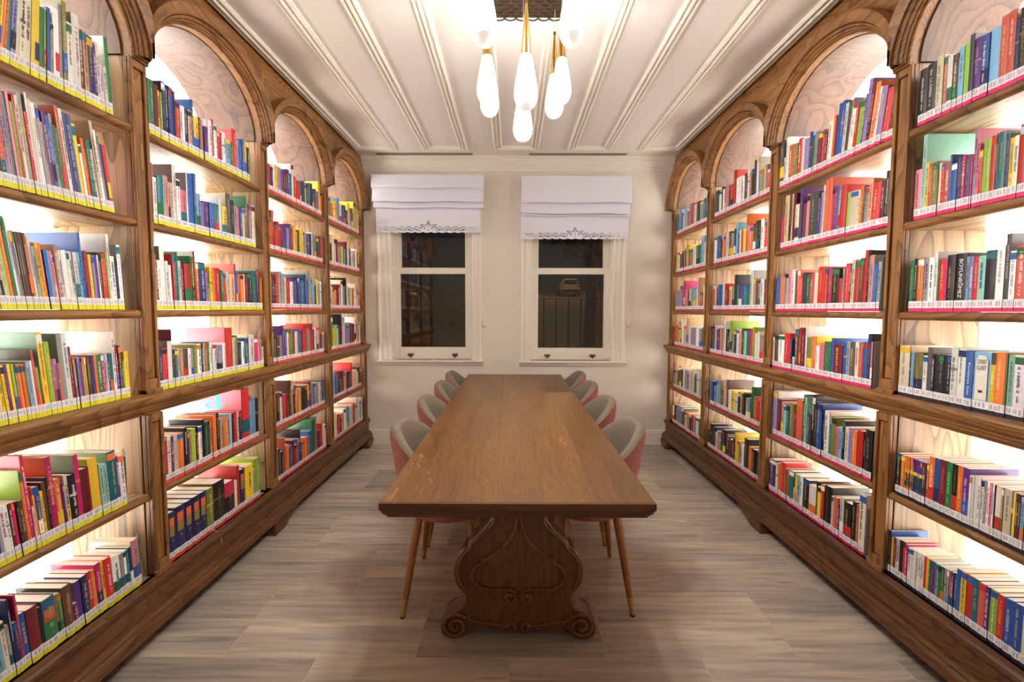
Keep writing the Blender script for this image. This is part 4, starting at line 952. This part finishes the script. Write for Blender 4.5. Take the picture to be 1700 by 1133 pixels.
def pedestal(yc):
    half = [(.030, .706), (.128, .706), (.122, .66), (.116, .60), (.110, .55), (.118, .520), (.140, .490), (.172, .455), (.205, .425), (.215, .402), (.232, .394), (.252, .368), (.268, .330), (.275, .285), (.268, .245), (.250, .215), (.232, .196), (.226, .178), (.232, .155), (.250, .130), (.285, .110), (.315, .085), (.331, .052), (.327, .018), (.310, .004), (.285, 0), (.250, 0), (.226, .012), (.205, .040), (.170, .050), (.120, .040), (.070, .036), (.045, .022), (0, .018)]
    out = [(x, z) for x, z in half[1:]] + [(-x, z) for x, z in half[::-1][1:-1]]
    # dense resample by Catmull-Rom for soft curves
    n = len(out); sm = []
    for i in range(n):
        p0, p1, p2, p3 = (Vector((*out[(i + k - 1) % n], 0)) for k in range(4))
        if i in (n - 1,) : sm.append(p1[:2]); continue
        for t in (0, .33, .66):
            sm.append((.5 * ((2 * p1) + (-p0 + p2) * t + (2 * p0 - 5 * p1 + 4 * p2 - p3) * t * t + (-p0 + 3 * p1 - 3 * p2 + p3) * t ** 3))[:2])
    T = .05
    root = MB().prism([(TCX + x, z) for x, z in sm], 1, yc - T, yc + T)
    o = root.build('trestle', M['carved'], tb, loc=LT, bevel=.007, smooth=40)
    f = yc - T
    for face, sg in ((yc - T, -1), (yc + T, 1)):
        c = MB()
        def run(pts, r=.008, both=True):
            for s in ((-1, 1) if both else (1,)):
                P_ = []
                m = len(pts)
                for i in range(m - 1):
                    p0, p1, p2, p3 = (Vector((*pts[max(0, min(m - 1, i + k - 1))], 0)) for k in range(4))
                    for t in (0, .25, .5, .75): P_.append(.5 * ((2 * p1) + (-p0 + p2) * t + (2 * p0 - 5 * p1 + 4 * p2 - p3) * t * t + (-p0 + 3 * p1 - 3 * p2 + p3) * t ** 3))
                P_.append(Vector((*pts[-1], 0)))
                c.tube([(TCX + s * q.x, face + sg * .003, q.y) for q in P_], r, 8)
        spiral = lambda cx, cz, r0, r1, a0, turns, n=22: [(cx + (r0 + (r1 - r0) * i / n) * math.cos(a0 + turns * 2 * PI * i / n), cz + (r0 + (r1 - r0) * i / n) * math.sin(a0 + turns * 2 * PI * i / n)) for i in range(n + 1)]
        run([(.006, .70), (.008, .60), (.012, .50), (.035, .44), (.075, .395), (.130, .355), (.150, .350), (.150, .335), (.168, .325), (.190, .305), (.196, .275), (.184, .245), (.155, .225), (.110, .218), (.060, .220), (.030, .214)] + spiral(.035, .185, .029, .008, 1.7, 1.15), .0075)
        run([(.108, .70), (.100, .60), (.100, .55), (.110, .50), (.150, .458), (.195, .418), (.202, .398), (.236, .365), (.252, .325), (.256, .285), (.246, .245), (.226, .215)], .006)
        run(spiral(.268, .055, .056, .010, 2.4, -1.9, 40), .009)
        run([(.218, .10), (.200, .078), (.165, .075), (.120, .066), (.07, .058), (.040, .052)] + spiral(.030, .048, .022, .006, .4, 1.1), .006)
        c.build('carved_scrolls', M['carved'], tb, loc=LT, smooth=60)
pedestal(1.985); pedestal(4.23)
MB().box(TCX - .03, TCX + .03, 2.03, 4.19, .20, .29).build('stretcher', M['carved'], tb, loc=LT, bevel=.006)
tag(tb, 'long dark oak library table on carved scroll trestles in the middle of the room', 'table')

# ------------------------------------------------------------------ chairs
def chair():
    root = empty('tub_chair'); ZB, ZS = .41, .50
    A = 2.05
    def top(a):                       # rim height around the back; a = 0 at the back
        t = min(1, max(0, (abs(a) - .35) / (A - .35))); return .845 - .255 * t * t * (3 - 2 * t)
    def rad(z):
        t = min(1, max(0, (z - ZB) / .40)); return .205 + .078 * t ** .75 - .014 * max(0, (z - .78) / .07)
    def pt(a, r, z): return (-r * math.cos(a) * 1.0, r * math.sin(a) * 1.02, z)
    NA = 36
    rows = []
    nr = 26
    for j in range(nr * 2 + 1):
        t = j / (nr * 2); rr = []
        for i in range(NA + 1):
            a = -A + 2 * A * i / NA; zt = top(a) - .014; z = ZB + .02 + (zt - ZB - .02) * t
            rr.append(pt(a, rad(z) + (.0022 if j % 2 else -.0008) + .006 * t, z))
        rows.append(rr)
    sh = MB().grid(rows)
    sh.build('ribbed_shell', M['pink'], root, smooth=25)
    # inner padded shell with rolled rim
    rows = []
    prof = [(0, .0), (.008, .010), (.018, .014), (.030, .012), (.040, .004), (.046, -.010)]
    for k, (ins, dz) in enumerate(prof):
        rows.append([pt(-A + 2 * A * i / NA, rad(top(-A + 2 * A * i / NA)) + .009 - ins, top(-A + 2 * A * i / NA) - .014 + dz) for i in range(NA + 1)])
    for t in (.2, .4, .6, .8, 1.0):
        rr = []
        for i in range(NA + 1):
            a = -A + 2 * A * i / NA; z0 = top(a) - .024; z = z0 + (ZS - .02 - z0) * t
            rr.append(pt(a, rad(z) + .009 - .046 - .014 * math.sin(t * PI * .5), z))
        rows.append(rr)
    inner = MB().grid(rows)
    for e in (0, NA):                 # close the arm ends
        col = [r[e] for r in rows]; outc = [pt(-A if e == 0 else A, rad(z) + .004, z) for z in [c[2] for c in col]]
        inner.grid([col, outc])
    inner.build('padded_back', M['taupe'], root, smooth=60)
    # seat cushion
    def ring(r, z, sq=.0): return [(r * math.cos(2 * PI * i / 32) * (1.0 + (.06 if math.cos(2 * PI * i / 32) > 0 else 0)), r * math.sin(2 * PI * i / 32) * 1.02, z) for i in range(32)]
    c = MB(); rs = [ring(.001, .515), ring(.12, .515), ring(.185, .508), ring(.212, .492), ring(.222, .470), ring(.220, .455)]
    c.grid(rs, close=True); c.build('seat', M['taupe'], root, smooth=60)
    rs = []
    nz = 10
    for j in range(nz * 2 + 1):
        z = .462 - j * (.052 / (nz * 2)); r = .222 - .035 * (j / (nz * 2)) ** 2.2 + (.0018 if j % 2 else 0); rs.append(ring(r, z))
    rs.append(ring(.15, .404)); rs.append(ring(.001, .404))
    MB().grid(rs, close=True).build('ribbed_seat_base', M['pink'], root, smooth=25)
    for sx, sy in ((-1, -1), (-1, 1), (1, -1), (1, 1)):
        p0 = Vector((sx * .125, sy * .145, .412)); p1 = Vector((sx * .180, sy * .262, 0.0))
        pts = [p0 + (p1 - p0) * t for t in (0, .25, .5, .75, .88)]
        lg = MB().tube(pts, .021, 12, r2=.0125).build('leg', M['leg'], root)
        MB().tube([p0 + (p1 - p0) * t for t in (.82, .9, .995)], .0150, 12, r2=.0105).build('ferrule', M['brass'], lg)
        g = MB().lathe([(.0115, 0), (.0115, .006)], p1.x, p1.y, 12).build('glide', M['darkfelt'], lg)
    return root
proto = chair()
names = ['nearest', 'second', 'third', 'farthest']
first = True
for side, xs, rz in (('left', [-.318, -.318, -.318, -.318], 0.0), ('right', [.375, .375, .375, .375], PI)):
    for i, yy in enumerate((2.33, 2.98, 3.62, 4.22)):
        o = proto if first else copy_tree(proto); first = False
        o.location = (xs[i], yy + (.02 if side == 'right' else 0), 0); o.rotation_euler = (0, 0, rz)
        tag(o, 'pink ribbed tub chair with taupe inside, %s from the camera on the table\'s %s side' % (names[i] if i else 'first', side), 'chair', 'tub chairs around the table')

# ------------------------------------------------------------------ chandelier
CX0, CX1, CY0, CY1, CZB = -.100, .236, 1.66, 2.485, 2.862
ch = empty('chandelier', ((CX0 + CX1) / 2, (CY0 + CY1) / 2, ZC)); LC = (-(CX0 + CX1) / 2, -(CY0 + CY1) / 2, -ZC)
cn = MB().box(CX0, CX1, CY0, CY1, CZB + .006, ZC - .001).build('canopy', M['bronze'], ch, loc=LC, bevel=.002)
sp = (CX1 - CX0) / 6; ring_v = MB()
n = 14
for r0, r1 in ((sp * .60, sp * .45),):
    vs = []; fs = []
    for i in range(n + 1):
        a = PI + PI * i / n
        for r in (r0, r1):
            for z in (0, -.003): vs.append((r * math.cos(a), -r * math.sin(a), z))
    for i in range(n):
        k = i * 4; fs += [(k, k + 4, k + 6, k + 2), (k + 1, k + 3, k + 7, k + 5), (k, k + 1, k + 5, k + 4), (k + 2, k + 6, k + 7, k + 3)]
    ring_v.add(vs, fs)
sm = ring_v.mesh('scale', M['bronze'], 0)
rows_n = int((CY1 - CY0) / (sp * .5))
for j in range(rows_n + 1):
    for i in range(6 if j % 2 == 0 else 5):
        o = bpy.data.objects.new('scale', sm); COL.objects.link(o); o.parent = cn
        o.location = (CX0 + sp * (.5 + i + (.5 if j % 2 else 0)), CY1 - .012 - j * sp * .5, CZB + .005 - (j % 3) * .0004)
drop_prof = [(.0005, 0), (.012, .002), (.025, .008), (.036, .020), (.043, .038), (.045, .058), (.0435, .085), (.039, .115), (.033, .148), (.027, .180), (.021, .205), (.016, .218), (.0155, .222)]
dm = MB().lathe(drop_prof, 0, 0, 28).mesh('glass_drop', M['drop'], 60)
cone_prof = [(.0205, .200), (.0195, .222), (.0165, .26), (.0125, .31), (.008, .36), (.0048, .395), (.0045, .40)]
cm_ = MB().lathe([(.0225, .203)] + cone_prof, 0, 0, 20).mesh('pendant', M['brass'], 50)
capm = MB().lathe([(.006, .398), (.0065, .402), (.0065, .412), (.003, .416)], 0, 0, 12).mesh('top_cap', M['oldbrass'], 50)
for x, y, zb in ((-.104, 1.79, 2.356), (.212, 1.80, 2.362), (.049, 1.90, 2.176), (-.115, 2.15, 2.300), (.045, 2.29, 2.190), (.224, 2.28, 2.357), (-.118, 2.42, 2.356), (.202, 2.41, 2.345)):
    p = bpy.data.objects.new('pendant', cm_); COL.objects.link(p); p.parent = ch; p.location = (x + LC[0], y + LC[1], zb + LC[2])
    for m_, nm in ((dm, 'glass_drop'), (capm, 'top_cap')):
        o = bpy.data.objects.new(nm, m_); COL.objects.link(o); o.parent = p
    sl = bpy.data.lights.new('pendant_light', 'SPOT'); sl.energy = SPOT_W; sl.spot_size = math.radians(168); sl.spot_blend = 0.6; sl.shadow_soft_size = .035; sl.color = (1.0, .93, .84)
    so = bpy.data.objects.new('pendant_light', sl); COL.objects.link(so); so.parent = p; so.location = (0, 0, -.04)
    MB().tube([(0, 0, .41), (0, 0, CZB - zb + .004)], .0012, 6).build('cord', M['cord'], p)
tag(ch, 'chandelier of eight glowing cut-glass drops hanging on cords from a bronze ceiling plate', 'chandelier')
